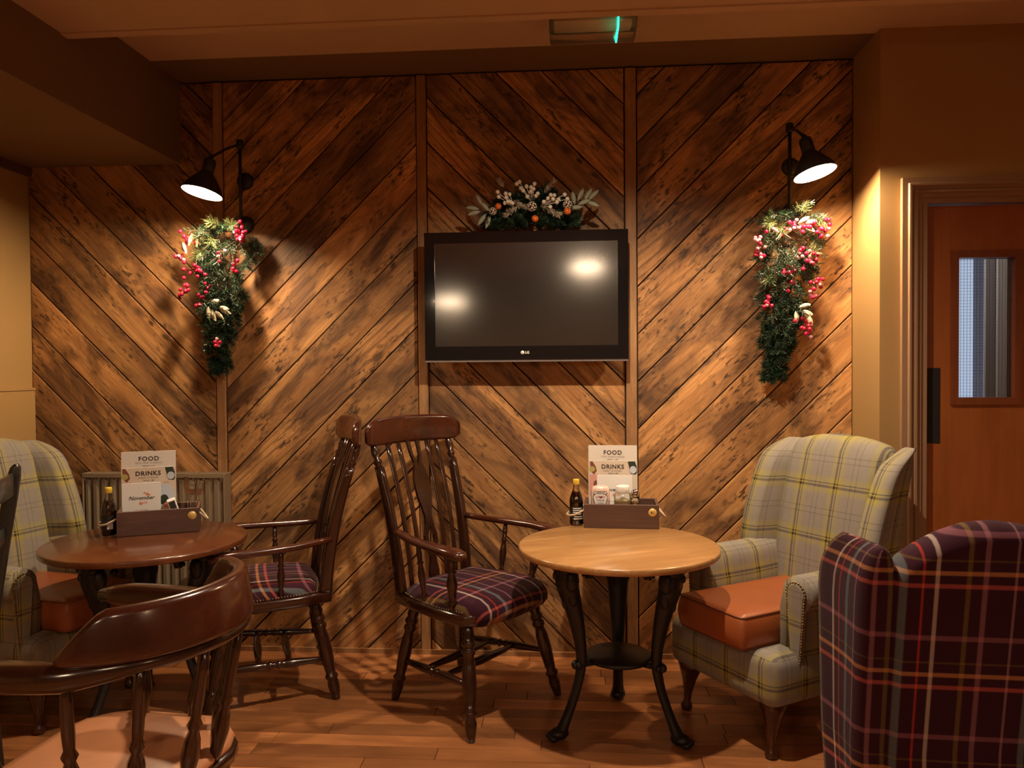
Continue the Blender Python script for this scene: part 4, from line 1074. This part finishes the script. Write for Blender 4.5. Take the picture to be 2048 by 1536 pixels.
def sauce_bottle(label, loc, rz, liquid, barcode):
    t = thing('sauce_bottle', label, 'bottle', loc, rz, 'sauce bottles beside the caddies'); r = .0285
    body = [(1e-6, .002), (r*.9, .002), (r, .008), (r, .104), (r*.98, .112), (r*.72, .134), (r*.46, .152), (r*.40, .168), (r*.40, .172)]
    MB().lathe(body+[(1e-6, .172)], 24).build('glass_body', M['glass'], t)
    liq = [(1e-6, .004), (r*.86, .004), (r*.96, .009), (r*.96, .104), (r*.93, .112), (r*.68, .133), (r*.60, .139), (1e-6, .139)]
    MB().lathe(liq, 24).build('sauce', liquid, t)
    MB().lathe([(r*.44, .170), (r*.48, .172), (r*.48, .190), (r*.44, .193), (1e-6, .193)], 20).build('cap', M['cap_yellow'], t)
    lab = MB(); vs = []; fs = []; n = 14
    for i in range(n+1):
        a = -PI/2-1.15+2.3*i/n; vs += [(r*1.012*math.cos(a), r*1.012*math.sin(a), .022), (r*1.012*math.cos(a), r*1.012*math.sin(a), .082)]
    for i in range(n): fs.append((2*i, 2*i+2, 2*i+3, 2*i+1))
    lo_ = lab.add(vs, fs, True).build('label', M['label_black'], t)
    pr = MB()
    def strip(z, h_, a0, a1):
        v2 = []; f2 = []
        for i in range(7):
            a = -PI/2+a0+(a1-a0)*i/6; v2 += [(r*1.022*math.cos(a), r*1.022*math.sin(a), z), (r*1.022*math.cos(a), r*1.022*math.sin(a), z+h_)]
        for i in range(6): f2.append((2*i, 2*i+2, 2*i+3, 2*i+1))
        pr.add(v2, f2, True)
    if barcode: strip(.028, .024, .1, .85)
    else:
        for z, h_, a0, a1 in ((.072, .004, -.8, .6), (.064, .0035, -.8, .6), (.056, .0035, -.8, .4), (.049, .003, -.7, .5), (.038, .003, -.6, .7), (.028, .005, -.7, .75)): strip(z, h_, a0, a1)
    pr.build('label_print', M['white'], lo_)
    return t
# ---- pale table (61)
cx, cy, rz = .216, -.347, math.radians(-3)
def CP(u, v, z=.0, o=(cx, cy), r=rz): return (o[0]+u*math.cos(r)-v*math.sin(r), o[1]+u*math.sin(r)+v*math.cos(r), TT+z)
caddy('brown wooden caddy numbered 61 on the pale round table', (cx, cy, TT), rz, '61')
food_menu('tall cream food menu standing in the caddy on the pale table', CP(-.034, .060, .011), rz)
drinks_menu('sand-coloured drinks menu in the caddy on the pale table', CP(-.032, .047, .011), rz, True)
november_card('white November card behind the jar on the pale table', CP(-.026, .035, .011), rz, .150)
sauce_bottle('amber sauce bottle with yellow cap beside the caddy on the pale table', CP(-.187, -.028), .3, M['sauce'], False)
# squeezy bottle with keystone label
t = thing('squeezy_bottle', 'translucent squeezy sauce bottle with keystone label in the pale table caddy', 'bottle', CP(-.086, -.025, .011), rz)
MB().loft([[(a*k, b*k, z) for a, b in rrect(.078, .05, .022, 4)] for z, k in ((0, .9), (.006, 1), (.09, 1.0), (.125, 1.02), (.143, .95), (.153, .78), (.157, .4))]).build('bottle_body', M['clear_plastic'], t)
ks = [(-.026, .136), (.026, .136), (.0285, .128), (.022, .122), (.028, .118), (.031, .110), (.017, .060), (-.017, .060), (-.031, .110), (-.028, .118), (-.022, .122), (-.0285, .128)]
lb = MB().prism(ks, -.0262, -.0254).build('keystone_label', M['ink'], t)
MB().prism(inset(ks, .0022), -.0266, -.0262).build('label_panel', M['white'], lb)
text_obj('lettering', 'HEINZ', .0135, M['ink'], lb, (0, -.0268, .1275), bold=.0003)
text_obj('lettering', 'GR  W', .0140, M['ink'], lb, (0, -.0268, .111))
ht = [(0, .104), (.007, .112), (.0055, .116), (.002, .1155), (0, .1135), (-.002, .1155), (-.0055, .116), (-.007, .112)]
MB().prism([(x+.003, z) for x, z in ht], -.0270, -.0266).build('printed_heart', M['berry'], lb)
text_obj('lettering', 'YOUR', .0125, M['ink'], lb, (0, -.0268, .097))
text_obj('lettering', 'OWN', .0125, M['ink'], lb, (0, -.0268, .084))
# jar and shaker
t = thing('mayonnaise_jar', 'clear jar of pale mayonnaise with white lid in the pale table caddy', 'jar', CP(.006, -.020, .011), rz)
sq = rrect(.070, .058, .016, 4)
MB().loft([[(a*k, b*k, z) for a, b in sq] for z, k in ((0, .92), (.005, 1), (.112, 1), (.122, .92), (.128, .84))]).build('jar_body', M['glass'], t)
MB().loft([[(a*k, b*k, z) for a, b in sq] for z, k in ((.003, .88), (.008, .94), (.092, .94), (.095, .9))]).build('mayonnaise', M['mayo'], t)
MB().lathe([(.027, .126), (.0285, .128), (.0285, .152), (.027, .156), (1e-6, .157)], 24).build('lid', M['white'], t)
t = thing('pepper_shaker', 'glass pepper shaker with chrome dome in the pale table caddy', 'shaker', CP(.058, -.015, .011), rz)
MB().lathe([(1e-6, 0), (.020, 0), (.022, .005), (.021, .09), (.018, .108), (1e-6, .108)], 14).build('glass_body', M['glass'], t)
MB().lathe([(1e-6, .003), (.0195, .003), (.019, .088), (1e-6, .088)], 14).build('pepper', M['pepper'], t)
MB().lathe([(.0185, .106), (.0195, .108), (.0195, .124), (.016, .135), (.008, .141), (1e-6, .142)], 18).build('cap', M['chrome'], t)
# ---- red-brown table
lx, ly, lr = -1.695, -.535, math.radians(24)
def LP(u, v, z=.0): return CP(u, v, z, (lx, ly), lr)
caddy('dark wooden caddy with a round gold disc on the red-brown table', (lx, ly, TT), lr, None)
food_menu('tall cream food menu standing in the caddy on the red-brown table', LP(-.045, .030, .011), lr)
drinks_menu('sand-coloured drinks menu in the caddy on the red-brown table', LP(-.044, .012, .011), lr, False)
november_card('white November card with orange leaves on the red-brown table', LP(-.070, -.012, .011), lr, .145)
sauce_bottle('dark vinegar bottle with yellow cap on the red-brown table', LP(-.187, -.028), .2, M['vinegar'], True)
t = thing('sachet_box', 'small white box of sachets in the caddy on the red-brown table', 'box', LP(.078, -.020, .011), lr+.1); t.rotation_euler = (0, -.30, lr+.1)
MB().rbox((0, 0, .062), (.034, .045, .124), .003, 1).build('carton', M['white'], t)
MB().box(-.012, .012, -.0235, -.0225, .085, .118).build('printed_panel', M['ink'], t)
for i, (u, v, tl, tp) in enumerate(((.108, .0, .10, 'fork'), (.118, .012, .22, 'fork'), (.112, .028, -.08, 'knife'))):
    t = thing(tp, ('steel fork leaning left in the cutlery of the red-brown table', 'steel fork leaning right in the cutlery of the red-brown table', 'steel knife standing upright in the caddy of the red-brown table')[i], 'cutlery', LP(u, v, .011), lr)
    t.rotation_euler = (0, tl, lr)
    m = MB().tube([(0, 0, 0), (0, 0, .08), (0, 0, .13)], [.006, .004, .003], 8, True, True, .4); m.build('handle', M['chrome'], t)
    if tp == 'fork':
        f = MB().rbox((0, 0, .142), (.022, .002, .028), .0008, 1)
        for q in (-.009, -.003, .003, .009): f.tube([(q, 0, .154), (q, -.003, .188)], .0013, 5)
        f.build('tines', M['chrome'], t)
    else: MB().rbox((.002, 0, .165), (.018, .0016, .075), .0006, 1).build('blade', M['chrome'], t)
